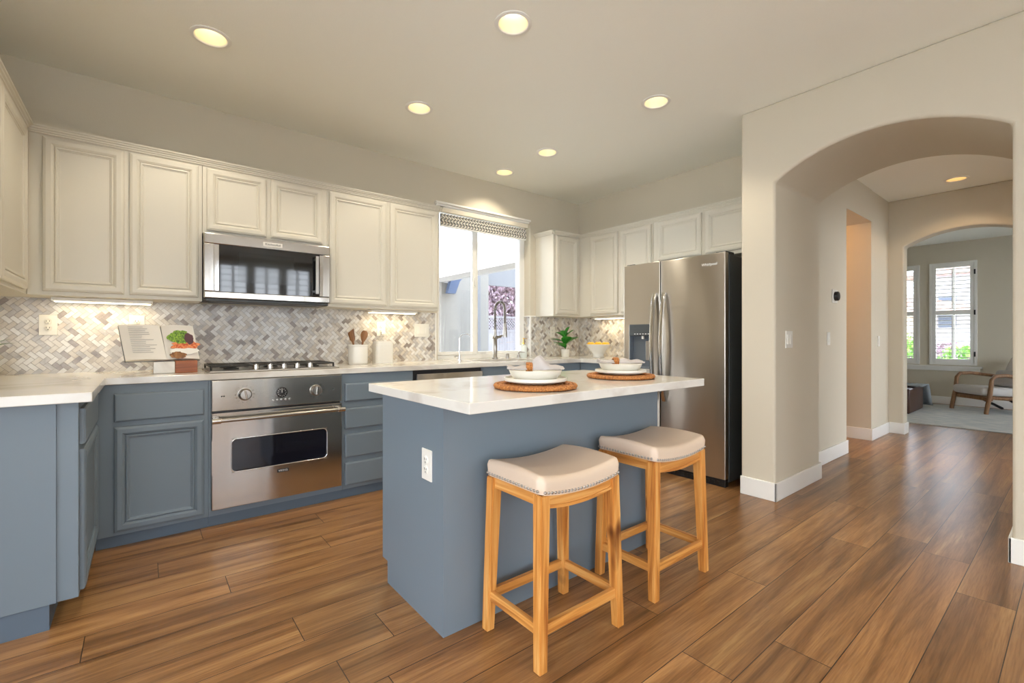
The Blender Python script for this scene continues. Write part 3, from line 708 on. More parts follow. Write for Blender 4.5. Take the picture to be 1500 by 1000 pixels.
# ---------------------------------------------------------------- microwave
mw = thing('microwave', 'stainless over-the-range microwave with dark glass door below the short cabinets', 'microwave', (0.303, YB, 1.363))
MW, MH, MD = 0.776, 0.434, 0.362
obj('body', boxb(0.004, MW - 0.004, -MD, -0.009, 0.012, MH, 0.003), M_black, mw)
b = B()
y0, y1 = -MD - 0.028, -MD - 0.001
box(b, 0.0, MW, y0, y1, MH - 0.068, MH, 0.006); box(b, 0.0, MW, y0, y1, 0.018, 0.062, 0.006)
box(b, 0.0, 0.055, y0, y1, 0.062, MH - 0.068, 0.004); box(b, MW - 0.050, MW, y0, y1, 0.062, MH - 0.068, 0.004)
dr = obj('door', b, M_steel, mw)
obj('door_glass', boxb(0.055, MW - 0.050, y0 + 0.004, y1, 0.062, MH - 0.068), M_blackglass, dr)
for xa_, xb_ in ((0.052, 0.082), (MW - 0.074, MW - 0.047)): obj('bright_strip', boxb(xa_, xb_, y0 - 0.003, y0 + 0.004, 0.064, MH - 0.07, 0.002), M_chrome, dr)
b = B(); bar(b, (MW - 0.100, y0 - 0.034, 0.080), (MW - 0.100, y0 - 0.034, MH - 0.085), 0.020, 0.014); box(b, MW - 0.108, MW - 0.092, y0 - 0.034, y0, 0.090, 0.108); box(b, MW - 0.108, MW - 0.092, y0 - 0.034, y0, MH - 0.115, MH - 0.097)
obj('handle', b, M_nickel, dr)
b = B(); box(b, 0.19, 0.53, y0 + 0.001, y0 + 0.0045, 0.13, MH - 0.105)
obj('window_mesh', b, mat('microwave window mesh', (0.018, 0.02, 0.021), 0.05, 0, 0.7), dr)
bd = obj('badge', boxb(0.335, 0.455, y0 - 0.0025, y0 + 0.001, MH - 0.048, MH - 0.020, 0.001, 1), M_plastic, dr)
text('badge_lettering', 'KitchenAid', 0.021, M_txt, dr, Matrix.Translation((0.395, y0 - 0.003, MH - 0.034)) @ FACE_Y)
b = B(); box(b, 0.01, MW - 0.01, -MD - 0.02, -MD + 0.02, 0.0, 0.016, 0.003); box(b, 0.05, MW - 0.05, -MD + 0.05, -0.1, 0.004, 0.014)
obj('bottom_vent', b, M_dgrey, mw)

# ---------------------------------------------------------------- oven
ov = thing('wall_oven', 'stainless built-in oven with two knobs and tube handle under the cooktop', 'oven', (0.319, BF, 0.0))
OW = 0.758
obj('body', boxb(0.002, OW - 0.002, 0.003, 0.55, 0.102, 0.872), M_black, ov)
cp_ = obj('control_panel', boxb(0, OW, -0.030, 0.002, 0.690, 0.872, 0.003), M_steel, ov)
b = B()
wx0, wx1, wz0, wz1 = 0.100, 0.660, 0.315, 0.515
box(b, 0, OW, -0.032, 0.002, 0.104, wz0, 0.003); box(b, 0, OW, -0.032, 0.002, wz1, 0.678, 0.003)
box(b, 0, wx0, -0.032, 0.002, wz0 - 0.003, wz1 + 0.003); box(b, wx1, OW, -0.032, 0.002, wz0 - 0.003, wz1 + 0.003)
# rounded corners of the window opening
def corner_fill(bb, cx, cz, sx_, sz_, r, y0, y1):
    pts = [(cx, cz)] + [(cx + sx_*r*(1 - math.sin(a)), cz + sz_*r*(1 - math.cos(a))) for a in [PI/2*i/6 for i in range(7)]]
    prism(bb, pts, 'y', y0, y1)
for cx, sx_ in ((wx0, 1), (wx1, -1)):
    for cz, sz_ in ((wz0, 1), (wz1, -1)): corner_fill(b, cx, cz, sx_, sz_, 0.03, -0.032, 0.002)
dr = obj('door', b, M_steel, ov)
obj('door_glass', boxb(wx0, wx1, -0.022, -0.004, wz0, wz1), M_ovenglass, dr)
b = B()
def rrect(x0, x1, z0, z1, r, n=6):
    p = []
    for cx, cz, a0 in ((x1 - r, z1 - r, 0), (x0 + r, z1 - r, PI/2), (x0 + r, z0 + r, PI), (x1 - r, z0 + r, 1.5*PI)):
        for i in range(n + 1): a = a0 + PI/2*i/n; p.append((cx + r*math.cos(a), cz + r*math.sin(a)))
    return p
pts = rrect(wx0, wx1, wz0, wz1, 0.03)
tube(b, [(p[0], -0.032, p[1]) for p in pts] + [(pts[0][0], -0.032, pts[0][1])], 0.0035, 8)
obj('window_bezel', b, M_chrome, dr, 60)
b = B(); tube(b, [(0.0, -0.085, 0.640), (OW, -0.085, 0.640)], 0.0125, 16)
hd = obj('handle', b, M_nickel, dr, 40)
for x in (0.018, OW - 0.018):
    b = B(); tube(b, [(x - 0.022, -0.085, 0.640), (x + 0.022, -0.085, 0.640)], 0.0165, 16); box(b, x - 0.014, x + 0.014, -0.085, -0.032, 0.628, 0.654, 0.003)
    obj('handle_bracket', b, M_steel, hd, 40)
bd = obj('badge', boxb(0.352, 0.420, -0.0345, -0.032, 0.268, 0.288, 0.0008, 1), M_black, dr)
text('badge_lettering', 'VIKING', 0.0165, M_txtw, dr, Matrix.Translation((0.386, -0.0348, 0.278)) @ FACE_Y)
for x, z, a in ((0.172, 0.781, 0.2), (0.588, 0.777, -0.1)):
    b = B(); R = Matrix.Translation((x, -0.030, z)) @ Matrix.Rotation(PI/2, 4, 'X')
    lathe(b, [(0.037, 0.0), (0.037, 0.006), (0.033, 0.010), (0.031, 0.032), (0.028, 0.036), (0.0, 0.037)], 28, M=R)
    kb = obj('knob', b, M_nickel, cp_, 40)
    b = B(); box(b, -0.006, 0.006, -0.027, 0.027, 0.034, 0.046, 0.002); xform(b, R @ Matrix.Rotation(a, 4, 'Z')); obj('knob_grip', b, M_steel, kb)
    b = B()
    for i in range(14):
        an = 2*PI*i/14; R2 = R @ Matrix.Rotation(an, 4, 'Z'); v = B(); box(v, 0.047, 0.053, -0.0012, 0.0012, 0.0, 0.0008); xform(v, R2)
        tmp = bpy.data.meshes.new('t'); v.to_mesh(tmp); v.free(); b.from_mesh(tmp); bpy.data.meshes.remove(tmp)
    obj('dial_marks', b, M_txt, kb)
b = B(); R = Matrix.Translation((0.378, -0.030, 0.778)) @ Matrix.Rotation(PI/2, 4, 'X')
lathe(b, [(0.034, 0.0), (0.034, 0.007), (0.030, 0.010), (0.0, 0.010)], 28, M=R); ck = obj('clock', b, M_black, cp_, 40)
b = B()
for i in range(12):
    v = B(); box(v, 0.020, 0.026, -0.001, 0.001, 0.0102, 0.011); xform(v, R @ Matrix.Rotation(PI/6*i, 4, 'Z')); tmp = bpy.data.meshes.new('t'); v.to_mesh(tmp); v.free(); b.from_mesh(tmp); bpy.data.meshes.remove(tmp)
v = B(); box(v, -0.0012, 0.0012, -0.002, 0.020, 0.0104, 0.0112); xform(v, R); tmp = bpy.data.meshes.new('t'); v.to_mesh(tmp); v.free(); b.from_mesh(tmp); bpy.data.meshes.remove(tmp)
obj('clock_hands', b, M_txtw, ck)
b = B()
for i in range(5): R2 = Matrix.Translation((0.378 + (i-2)*0.024, -0.030, 0.732)) @ Matrix.Rotation(PI/2, 4, 'X'); lathe(b, [(0.006, 0), (0.006, 0.005), (0, 0.006)], 12, M=R2)
obj('buttons', b, M_nickel, cp_, 40)
b = B()
for x in (0.050, 0.062, 0.700): box(b, x - 0.003, x + 0.003, -0.0315, -0.030, 0.774, 0.780)
obj('indicator', b, M_txt, cp_)

# ---------------------------------------------------------------- cooktop
ck = thing('gas_cooktop', 'gas cooktop with black grates and five front knobs on the worktop above the oven', 'cooktop', (0.698, 3.515, 0.9145))
b = B(); box(b, -0.385, 0.385, -0.225, 0.225, 0, 0.010, 0.004); obj('tray', b, M_nickel, ck)
for gx in (-0.25, 0.0, 0.25):
    b = B(); y0, y1 = (-0.13, 0.205) if gx == 0 else (-0.205, 0.205); x0, x1 = gx - 0.118, gx + 0.118
    if gx != 0: y0 = -0.14
    for (a, c) in (((x0, y0), (x1, y0)), ((x1, y0), (x1, y1)), ((x1, y1), (x0, y1)), ((x0, y1), (x0, y0)), ((gx, y0), (gx, y1)), ((x0, (y0+y1)/2), (x1, (y0+y1)/2)),
                   ((x0 + .05, y0), (gx, y0 + .1)), ((x1 - .05, y0), (gx, y0 + .1)), ((x0 + .05, y1), (gx, y1 - .1)), ((x1 - .05, y1), (gx, y1 - .1))):
        tube(b, [(a[0], a[1], 0.034), (c[0], c[1], 0.034)], 0.006, 6)
    for fx in (x0, x1):
        for fy in (y0, y1): tube(b, [(fx, fy, 0.008), (fx, fy, 0.034)], 0.006, 6)
    obj('grate', b, M_iron, ck, 40)
for bx_, by_ in ((-0.25, -0.05), (-0.25, 0.13), (0.0, 0.05), (0.25, -0.05), (0.25, 0.13)):
    b = B(); lathe(b, [(0.045, 0.008), (0.042, 0.018), (0.030, 0.020), (0.030, 0.027), (0.0, 0.028)], 20, (bx_, by_, 0)); obj('burner', b, M_iron, ck, 40)
for i in range(5):
    b = B(); lathe(b, [(0.024, 0.008), (0.024, 0.014), (0.019, 0.017), (0.017, 0.040), (0.0, 0.042)], 20, (-0.13 + 0.082*i, -0.185, 0))
    box(b, -0.13 + 0.082*i - 0.004, -0.13 + 0.082*i + 0.004, -0.202, -0.168, 0.038, 0.046, 0.001)
    obj('knob', b, M_steel, ck, 40)

# ---------------------------------------------------------------- fridge
fr = thing('refrigerator', 'tall stainless side-by-side fridge with dispenser beside the arched wall', 'fridge', (3.395, 2.62, 0))
# local frame equals world orientation; y runs 0 .. -0.93
FW = 0.93; FH = 1.772
obj('body', boxb(0.075, 0.735, -FW + 0.006, -0.006, 0.03, FH - 0.012, 0.004), M_dgrey, fr)
obj('door_gasket', boxb(0.052, 0.076, -FW + 0.02, -0.02, 0.07, FH - 0.02), M_black, fr)
ys = -0.376
rd = obj('right_door', boxb(0.0, 0.054, -FW, ys - 0.004, 0.062, FH, 0.007, 3), M_steelv, fr, 40)
# left door with dispenser recess: y local from -0.067..-0.294
dy0, dy1, dz0, dz1 = -0.300, -0.062, 0.862, 1.245
b = B(); box(b, 0, 0.054, ys + 0.004, dy0, 0.062, FH, 0.004); box(b, 0, 0.054, dy1, 0.0, 0.062, FH, 0.004)
box(b, 0, 0.054, dy0 - 0.004, dy1 + 0.004, 0.062, dz0, 0.0); box(b, 0, 0.054, dy0 - 0.004, dy1 + 0.004, dz1, FH, 0.0)
ldr = obj('left_door', b, M_steelv, fr)
dp = obj('dispenser', boxb(-0.004, 0.05, dy0, dy1, 1.145, dz1, 0.004), M_dgrey, ldr)
b = B(); box(b, 0.045, 0.054, dy0, dy1, dz0, 1.146); box(b, 0.0, 0.046, dy0, dy0 + 0.006, dz0, 1.146); box(b, 0.0, 0.046, dy1 - 0.006, dy1, dz0, 1.146); box(b, -0.012, 0.046, dy0, dy1, dz0, dz0 + 0.012, 0.003)
obj('dispenser_well', b, mat('dispenser grey plastic', S(96, 104, 112), 0.4), ldr)
b = B(); box(b, 0.028, 0.036, dy0 + 0.03, dy0 + 0.09, 0.93, 1.10, 0.004); obj('dispenser_paddle', b, M_nickel, ldr)
b = B(); lathe(b, [(0.012, 0), (0.012, 0.03)], 16, (0.02, -0.19, 1.118)); obj('dispenser_nozzle', b, M_plastic, ldr)
b = B()
for i in range(6): box(b, -0.0052, -0.0038, dy0 + 0.03 + 0.028*i, dy0 + 0.044 + 0.028*i, 1.158, 1.164)
obj('button_icons', b, M_txtw, ldr)
for (yy, par) in ((ys + 0.045, ldr), (ys - 0.045, rd)):
    b = B(); pts = []
    n_ = 16
    for i in range(n_ + 1):
        k = i/n_; z = 0.60 + (1.505 - 0.60)*k; bow = math.sin(PI*k)**0.6
        pts.append((-0.012 - 0.052*bow, yy, z))
    rings = []
    for p in pts:
        rings.append([b.verts.new((p[0] + dx, p[1] + dyy, p[2])) for dx, dyy in ((-0.008, -0.015), (-0.011, 0), (-0.008, 0.015), (0.012, 0.015), (0.012, -0.015))])
    for r0, r1 in zip(rings, rings[1:]):
        for k in range(5): b.faces.new((r0[k], r0[(k+1)%5], r1[(k+1)%5], r1[k]))
    b.faces.new(rings[0]); b.faces.new(rings[-1][::-1])
    obj('handle', b, M_steel, par, 40)
text('badge_lettering', 'Whirlpool', 0.030, M_txtw, rd, Matrix.Translation((-0.0008, -FW + 0.125, 1.690)) @ FACE_X)
b = B(); box(b, 0.02, 0.07, -FW + 0.01, -0.01, 0.0, 0.058, 0.004)
for i in range(20): box(b, 0.014, 0.021, -FW + 0.05 + i*0.042, -FW + 0.075 + i*0.042, 0.02, 0.04)
obj('base_grille', b, M_black, fr)
b = B(); box(b, 0.03, 0.16, -FW + 0.01, -FW + 0.09, FH - 0.012, FH + 0.012, 0.004); box(b, 0.03, 0.16, -0.09, -0.01, FH - 0.012, FH + 0.012, 0.004)
obj('hinge_cover', b, M_dgrey, fr)

# ---------------------------------------------------------------- island
IX0, IX1, IY0, IY1 = 0.881, 2.259, 1.511, 2.07
isl = thing('kitchen_island', 'blue grey kitchen island body under the white worktop behind the stools', 'kitchen island', (IX0, IY0, 0))
LX, LY = IX1 - IX0, IY1 - IY0
b = B(); prism(b, [(0, 0), (LY - 0.055, 0), (LY - 0.055, 0.10), (LY, 0.10), (LY, 0.876), (0, 0.876)], 'x', 0, LX)
obj('body', b, M_blue, isl)
for i in range(2):
    x0, x1 = 0.03 + i*0.67, 0.65 + i*0.70
    b = B(); rect_front(b, x0, x1, 0.13, 0.64, 0, DOOR); xform(b, Matrix.Translation((LX, LY, 0)) @ Matrix.Rotation(PI, 4, 'Z')); obj('door', b, M_blue, isl)
    b = B(); rect_front(b, x0, x1, 0.68, 0.83, 0, SLAB); xform(b, Matrix.Translation((LX, LY, 0)) @ Matrix.Rotation(PI, 4, 'Z')); obj('drawer_front', b, M_blue, isl)
b = boxb(0.824, 2.289, 1.250, 2.10, 0.8765, 0.914, 0.003)
tag(obj('island_worktop', b, M_quartz), 'white quartz island worktop carrying the two place settings', 'worktop')

# ---------------------------------------------------------------- stools
def stool(loc, rz, label):
    t = thing('bar_stool', label, 'stool', loc, rz, 'saddle-seat counter stools at the island')
    ax, ay = 0.205, 0.150     # foot centre offsets
    tx, ty = 0.185, 0.135     # top centre offsets
    zt = 0.592
    for sx_ in (-1, 1):
        for sy_ in (-1, 1):
            b = B(); bar(b, (sx_*ax, sy_*ay, 0), (sx_*tx, sy_*ty, zt), 0.036, 0.036, 0.044, 0.044)
            bmesh.ops.bevel(b, geom=list(b.edges), offset=0.003, segments=2, affect='EDGES'); obj('leg', b, M_oak, t)
    def leg_at(sx_, sy_, z): k = z/zt; return (sx_*(ax + (tx-ax)*k), sy_*(ay + (ty-ay)*k), z)
    zs = 0.135
    for sy_ in (-1, 1):
        p, q = leg_at(-1, sy_, zs), leg_at(1, sy_, zs); obj('stretcher', boxb(p[0] + .016, q[0] - .016, p[1] - .010, p[1] + .010, zs - .018, zs + .018, .002), M_oakx, t)
    for sx_ in (-1, 1):
        p, q = leg_at(sx_, -1, zs), leg_at(sx_, 1, zs); obj('stretcher', boxb(p[0] - .010, p[0] + .010, p[1] + .016, q[1] - .016, zs - .018, zs + .018, .002), M_oaky, t)
    # curved aprons
    W, D = 0.215, 0.165
    sag = lambda x: -0.022*(1 - (x/W)**2)
    for sy_ in (-1, 1):
        b = B(); n_ = 16; xs = [-tx + 0.01 + (2*tx - 0.02)*i/n_ for i in range(n_ + 1)]
        top = [(x, 0.600 + sag(x)) for x in xs]; bot = [(x, 0.552 + 1.15*sag(x)) for x in xs[::-1]]
        yy = sy_*(ty + 0.004); prism(b, top + bot, 'y', yy - 0.009, yy + 0.009)
        box(b, 0, 0, 0, 0, 0, 0) if False else None
        ap = obj('apron', b, M_oakx, t, 30)
        b = B(); prism(b, [(x, 0.564 + 1.12*sag(x)) for x in xs] + [(x, 0.553 + 1.15*sag(x)) for x in xs[::-1]], 'y', yy + sy_*0.009 - 0.004, yy + sy_*0.009 + 0.004)
        obj('apron_bead', b, M_oakx, ap, 30)
    for sx_ in (-1, 1):
        b = B(); box(b, sx_*(tx + 0.004) - 0.009, sx_*(tx + 0.004) + 0.009, -ty + 0.01, ty - 0.01, 0.552, 0.600); obj('apron', b, M_oaky, t)
    # seat cushion: grid height field
    b = B(); nx, ny = 48, 36; zb = 0.598; topv = []
    def sq(u): return u
    verts = {}
    for i in range(nx + 1):
        for j in range(ny + 1):
            u = -1 + 2*i/nx; v = -1 + 2*j/ny
            # rounded-rectangle footprint
            x = u*W; y = v*D
            ex = max(0, abs(u) - 0.90)/0.10; ey = max(0, abs(v) - 0.86)/0.14
            edge = min(1, math.sqrt(ex*ex + ey*ey))
            x -= math.copysign(0.010*ey*ex, u); y -= math.copysign(0.010*ey*ex, v)
            z = zb + sag(x) + 0.040 + 0.020*math.sqrt(max(0, 1 - edge**2)) + 0.012*(1 - v*v)
            verts[i, j] = b.verts.new((x, y, z))
    for i in range(nx):
        for j in range(ny): b.faces.new((verts[i,j], verts[i+1,j], verts[i+1,j+1], verts[i,j+1]))
    rim = [(i, 0) for i in range(nx)] + [(nx, j) for j in range(ny)] + [(i, ny) for i in range(nx, 0, -1)] + [(0, j) for j in range(ny, 0, -1)]
    low = [b.verts.new((verts[k].co.x*0.985, verts[k].co.y*0.98, zb + sag(verts[k].co.x))) for k in rim]
    for a in range(len(rim)):
        c = (a + 1) % len(rim); b.faces.new((verts[rim[a]], low[a], low[c], verts[rim[c]]))
    bot = b.faces.new(low)
    st = obj('seat', b, M_seat, t, 50)
    # nail heads
    b = B(); path = []
    def edge_pt(x, y): return Vector((x, y, zb + sag(x) + 0.010))
    pitch = 0.0165; nn = int(2*W/pitch)
    for i in range(1, nn):
        x = -W + 2*W*i/nn
        for sy_ in (-1, 1): path.append((edge_pt(x*0.975, sy_*D*0.983), Vector((0, sy_, 0))))
    nn = int(2*D/pitch)
    for i in range(1, nn):
        y = -D + 2*D*i/nn
        for sx_ in (-1, 1): path.append((edge_pt(sx_*W*0.987, y*0.97), Vector((sx_, 0, 0))))
    for p, nrm in path:
        M = Matrix.Translation(p) @ nrm.to_track_quat('Z', 'Y').to_matrix().to_4x4()
        lathe(b, [(0.0056, -0.001), (0.0050, 0.0026), (0.0028, 0.0045), (0.0, 0.005)], 8, M=M)
    nh = obj('nailhead_trim', b, M_nickel, st, 60)
    return t
st1 = stool((1.251, 1.303, 0), 0, 'cream saddle bar stool with oak legs nearest the camera, standing free in front')
dup(st1, (1.915, 1.312, 0), 0, 'cream saddle bar stool with oak legs nearer the fridge, behind the first stool')

# ---------------------------------------------------------------- place settings
def setting(x, y, r, which):
    z = 0.9142
    b = B(); rr_ = []
    b2 = B()
    nring = 9
    for k in range(nring):
        rad = r*(1 - k/nring) ; n_ = max(16, int(2*PI*rad/0.006)); pts = []
        if rad < 0.02: continue
        for i in range(n_ + 1):
            a = 2*PI*i/n_; pts.append((rad*math.cos(a)*0.98, rad*math.sin(a)*0.98, 0.007 + (0.002 if i % 2 else 0)))
        tube(b, pts, 0.0095, 6)
    o = obj('woven_placemat', b, M_wicker, None, 80, (x, y, z + 0.003))
    tag(o, 'round woven wicker placemat ' + which, 'placemat', 'wicker placemats on the island')
    zt = z + 0.0205
    b = B(); lathe(b, [(0, 0), (0.085, 0), (0.092, 0.002), (0.13, 0.010), (0.134, 0.013), (0.133, 0.024), (0.130, 0.025), (0.128, 0.016), (0.09, 0.008), (0, 0.007)], 48)
    o = obj('dinner_plate', b, M_plate, None, 40, (x, y, zt)); tag(o, 'cream stoneware dinner plate with upright rim ' + which, 'plate', 'cream dinner plates on the placemats')
    b = B(); lathe(b, [(0, 0), (0.075, 0), (0.085, 0.003), (0.105, 0.026), (0.113, 0.046), (0.110, 0.047), (0.101, 0.028), (0.08, 0.008), (0, 0.006)], 48)
    o = obj('shallow_bowl', b, M_plate, None, 40, (x, y, zt + 0.010)); tag(o, 'shallow cream bowl on the dinner plate ' + which, 'bowl', 'cream bowls on the plates')
    return zt + 0.010
def napkin(x, y, z, which, peak, ang):
    rnd = random.Random(int(peak*1000)); b = B()
    nx, ny = 26, 10; vt = {}; vb = {}
    L = 0.118
    for i in range(nx + 1):
        for j in range(ny + 1):
            u = -1 + 2*i/nx; v = -1 + 2*j/ny
            pinch = 0.35 + 0.65*min(1, abs(u + 0.18)/0.45)
            wdt = 0.058*pinch*(1 - 0.35*max(0, abs(u) - 0.6))
            px = u*L + 0.004*math.sin(7*v); py = v*wdt
            h = 0.012 + peak*math.exp(-((u - 0.12)/0.28)**2) + 0.003*math.sin(9*v + 4*u) + 0.006*math.sin(11*u)*abs(u)
            vt[i, j] = b.verts.new((px, py, (h*(1 - 0.75*v*v) + 0.006*abs(math.sin(6*v + u*3))*abs(u))))
            vb[i, j] = b.verts.new((px*0.98, py*0.96, 0.0 + 0.004*u*u))
    for i in range(nx):
        for j in range(ny):
            b.faces.new((vt[i,j], vt[i+1,j], vt[i+1,j+1], vt[i,j+1])); b.faces.new((vb[i,j], vb[i,j+1], vb[i+1,j+1], vb[i+1,j]))
    for i in range(nx):
        b.faces.new((vt[i,0], vb[i,0], vb[i+1,0], vt[i+1,0])); b.faces.new((vt[i,ny], vt[i+1,ny], vb[i+1,ny], vb[i,ny]))
    for j in range(ny):
        b.faces.new((vt[0,j], vt[0,j+1], vb[0,j+1], vb[0,j])); b.faces.new((vt[nx,j], vb[nx,j], vb[nx,j+1], vt[nx,j+1]))
    o = obj('napkin', b, M_linen, None, 70, (x, y, z + 0.036)); o.rotation_euler = (0, 0, ang)
    tag(o, 'crumpled grey linen napkin ' + which, 'napkin', 'linen napkins in the bowls')
    b = B(); cx_ = -0.026
    for k in range(3):
        pts = [(cx_ + (k-1)*0.009, 0.026*math.cos(a), 0.008 + 0.019*math.sin(a)) for a in [2*PI*i/24 for i in range(25)]]
        tube(b, pts, 0.0055, 6, cap=False)
    o = obj('napkin_ring', b, M_wicker, None, 70, (x, y, z + 0.036)); o.rotation_euler = (0, 0, ang)
    tag(o, 'woven rattan ring around the napkin ' + which, 'napkin ring', 'rattan napkin rings')
W1 = 'at the near place setting, left on the island'; W2 = 'at the far place setting, right towards the fridge'
z1 = 0.011 + setting(1.303, 1.467, 0.172, W1); z2 = 0.011 + setting(1.99, 1.558, 0.172, W2)
PA = math.radians(-38.7)
napkin(1.303, 1.467, z1, W1, 0.046, PA); napkin(1.99, 1.558, z2, W2, 0.012, PA)

# ---------------------------------------------------------------- wall plates
def plate(name, label, cat, loc, rz, w=0.074, h=0.118, kind='outlet', gangs=1):
    t = thing(name, label, cat, loc, rz)
    obj('cover_plate', boxb(-w/2, w/2, -0.006, 0, -h/2, h/2, 0.002), M_plastic, t)
    for g_ in range(gangs):
        gx = (g_ - (gangs-1)/2)*0.046
        if kind == 'outlet':
            for s in (-1, 1):
                b = B(); lathe(b, [(0.0165, 0.0), (0.0165, 0.003), (0.015, 0.004), (0, 0.004)], 20, M=Matrix.Translation((gx, -0.006, s*0.0195)) @ Matrix.Rotation(PI/2, 4, 'X'))
                so = obj('socket', b, M_plastic, t, 40)
                b = B(); box(b, gx - 0.008, gx - 0.0055, -0.0108, -0.009, s*0.0195 + 0.0, s*0.0195 + 0.009); box(b, gx + 0.0055, gx + 0.008, -0.0108, -0.009, s*0.0195 + 0.001, s*0.0195 + 0.008); box(b, gx - 0.002, gx + 0.002, -0.0108, -0.009, s*0.0195 - 0.010, s*0.0195 - 0.006)
                obj('slots', b, M_black, so)
        else:
            obj('rocker', boxb(gx - 0.0165, gx + 0.0165, -0.011, -0.005, -0.034, 0.034, 0.002), M_plastic, t)
    return t
YT = YB - 0.0076
plate('power_outlet', 'white wall outlet on the tiles at the far left', 'outlet', (-0.438, YT, 1.203), 0, 0.080, 0.122)
plate('power_outlet', 'white wall outlet half hidden behind the open cookbook', 'outlet', (-0.028, YT, 1.212), 0, 0.080, 0.122)
o3 = plate('power_outlet', 'white wall outlet above the white canister', 'outlet', (1.632, YT, 1.205), 0, 0.078, 0.122)
obj('plug', boxb(-0.008, 0.026, -0.034, -0.010, -0.050, -0.022, 0.004), M_plastic, o3)
plate('power_outlet', 'pale wall outlet behind the leafy potted plant', 'outlet', (3.70, YT, 1.195), 0, 0.078, 0.122)
plate('light_switch', 'white triple rocker switch on the tiles left of the window', 'light switch', (2.028, YT, 1.196), 0, 0.150, 0.122, 'switch', 3)
plate('power_outlet', 'white wall outlet on the end of the blue island', 'outlet', (IX0, 1.633, 0.625), -PI/2, 0.078, 0.122)
plate('light_switch', 'white double switch inside the near arch', 'light switch', (3.63, 1.345, 1.115), 0, 0.118, 0.122, 'switch', 2)
plate('light_switch', 'white single switch on the hallway wall below the thermostat', 'light switch', (4.88, 1.478, 1.12), 0, 0.074, 0.118, 'switch')
plate('light_switch', 'small white switch on the narrow wall beyond the side passage', 'light switch', (6.52, 1.485, 1.09), 0, 0.074, 0.118, 'switch')
t = thing('thermostat', 'round black thermostat on white plate on the hallway wall', 'thermostat', (5.04, 1.478, 1.515))
obj('cover_plate', boxb(-0.068, 0.068, -0.008, 0, -0.062, 0.062, 0.004), M_plastic, t)
b = B(); lathe(b, [(0.042, 0.0), (0.042, 0.024), (0.038, 0.030), (0, 0.031)], 32, M=Matrix.Translation((0, -0.008, 0)) @ Matrix.Rotation(PI/2, 4, 'X')); obj('dial', b, M_black, t, 40)

# ---------------------------------------------------------------- counter objects
# cookbook and stand
t = thing('cookbook_stand', 'low marble and brown wood stand holding the open cookbook', 'book stand', (0.155, 3.50, 0.9145))
obj('wood_block', boxb(0.0, 0.112, -0.05, 0.03, 0, 0.072, 0.003), M_block, t)
obj('marble_block', boxb(-0.105, -0.001, -0.05, 0.03, 0, 0.068, 0.003), M_quartz, t)
obj('back_rest', boxb(-0.10, 0.10, 0.094, 0.106, 0.0, 0.14, 0.003), M_block, t)
obj('foot', boxb(-0.105, 0.112, 0.03, 0.12, 0, 0.012, 0.002), M_block, t)
ckb = thing('cookbook', 'open cookbook with printed recipe and salad photo leaning on the stand', 'book', (0.118, 3.535, 0.990))
tilt = Matrix.Rotation(math.radians(-20), 4, 'X')
def page_block(x0, x1, skew, thick, nm, m):
    b = B(); n_ = 12; h = 0.222
    fr_ = []; bk = []
    for i in range(n_ + 1):
        k = i/n_; x = x0 + (x1 - x0)*k
        c = -0.016*math.sin(PI*min(1, k*1.0)) * (1 if x0 < x1 else 1)
        yy = -0.010 + c
        for (lst, off) in ((fr_, 0.0), (bk, thick)):
            lst.append([b.verts.new((x + skew*0.0, yy + off if lst is fr_ else 0.012, 0.0)), b.verts.new((x + skew, yy + off if lst is fr_ else 0.012, h))])
    for L_ in (fr_, bk):
        for a, c in zip(L_, L_[1:]): b.faces.new((a[0], c[0], c[1], a[1]))
    for q in (0, n_): b.faces.new((fr_[q][0], fr_[q][1], bk[q][1], bk[q][0]))
    for a in range(n_):
        b.faces.new((fr_[a][0], bk[a][0], bk[a+1][0], fr_[a+1][0])); b.faces.new((fr_[a][1], fr_[a+1][1], bk[a+1][1], bk[a][1]))
    xform(b, tilt); return obj(nm, b, m, ckb, 40)
lp = page_block(-0.195, 0.0, -0.035, 0.02, 'left_pages', M_page); rp_ = page_block(0.0, 0.165, -0.03, 0.02, 'right_pages', M_page)
b = B(); box(b, -0.20, 0.168, 0.013, 0.017, -0.004, 0.226)
for v in b.verts: v.co.x += -0.033*(v.co.z/0.222)
xform(b, tilt); obj('cover', b, mat('grey book cover', S(120, 124, 128), 0.5), ckb)
b = B()
rnd = random.Random(3)
for i in range(15):
    z = 0.205 - 0.0115*i; k = z/0.222; L_ = 0.12*rnd.uniform(0.45, 1.0)
    x0 = -0.165 - 0.035*k + 0.01
    box(b, x0, x0 + L_, -0.0285, -0.0270, z - 0.0013, z + 0.0013)
xform(b, tilt); obj('printed_text', b, M_ink, lp)
# salad print (flat printed picture on the right page)
def blob(cx, cz, rx, rz, n_, seed, off, nm, m):
    rn = random.Random(seed); b = B(); c = []
    for i in range(n_):
        a = 2*PI*i/n_; k = 1 + rn.uniform(-0.18, 0.18); c.append((cx + rx*k*math.cos(a), cz + rz*k*math.sin(a)))
    prism(b, c, 'y', -0.0285 - off, -0.0262 - off); xform(b, tilt); return obj(nm, b, m, rp_)
blob(0.092, 0.080, 0.072, 0.040, 28, 1, 0.0, 'printed_salad', M_red)
blob(0.062, 0.140, 0.055, 0.045, 30, 2, 0.0006, 'printed_herbs', M_pgreen)
blob(0.112, 0.130, 0.026, 0.036, 20, 4, 0.0010, 'printed_onion', M_purple)
blob(0.085, 0.046, 0.075, 0.020, 24, 5, 0.0014, 'printed_dish', M_ceramic)
blob(0.055, 0.022, 0.040, 0.022, 24, 6, 0.0018, 'printed_spoon', M_spoon)

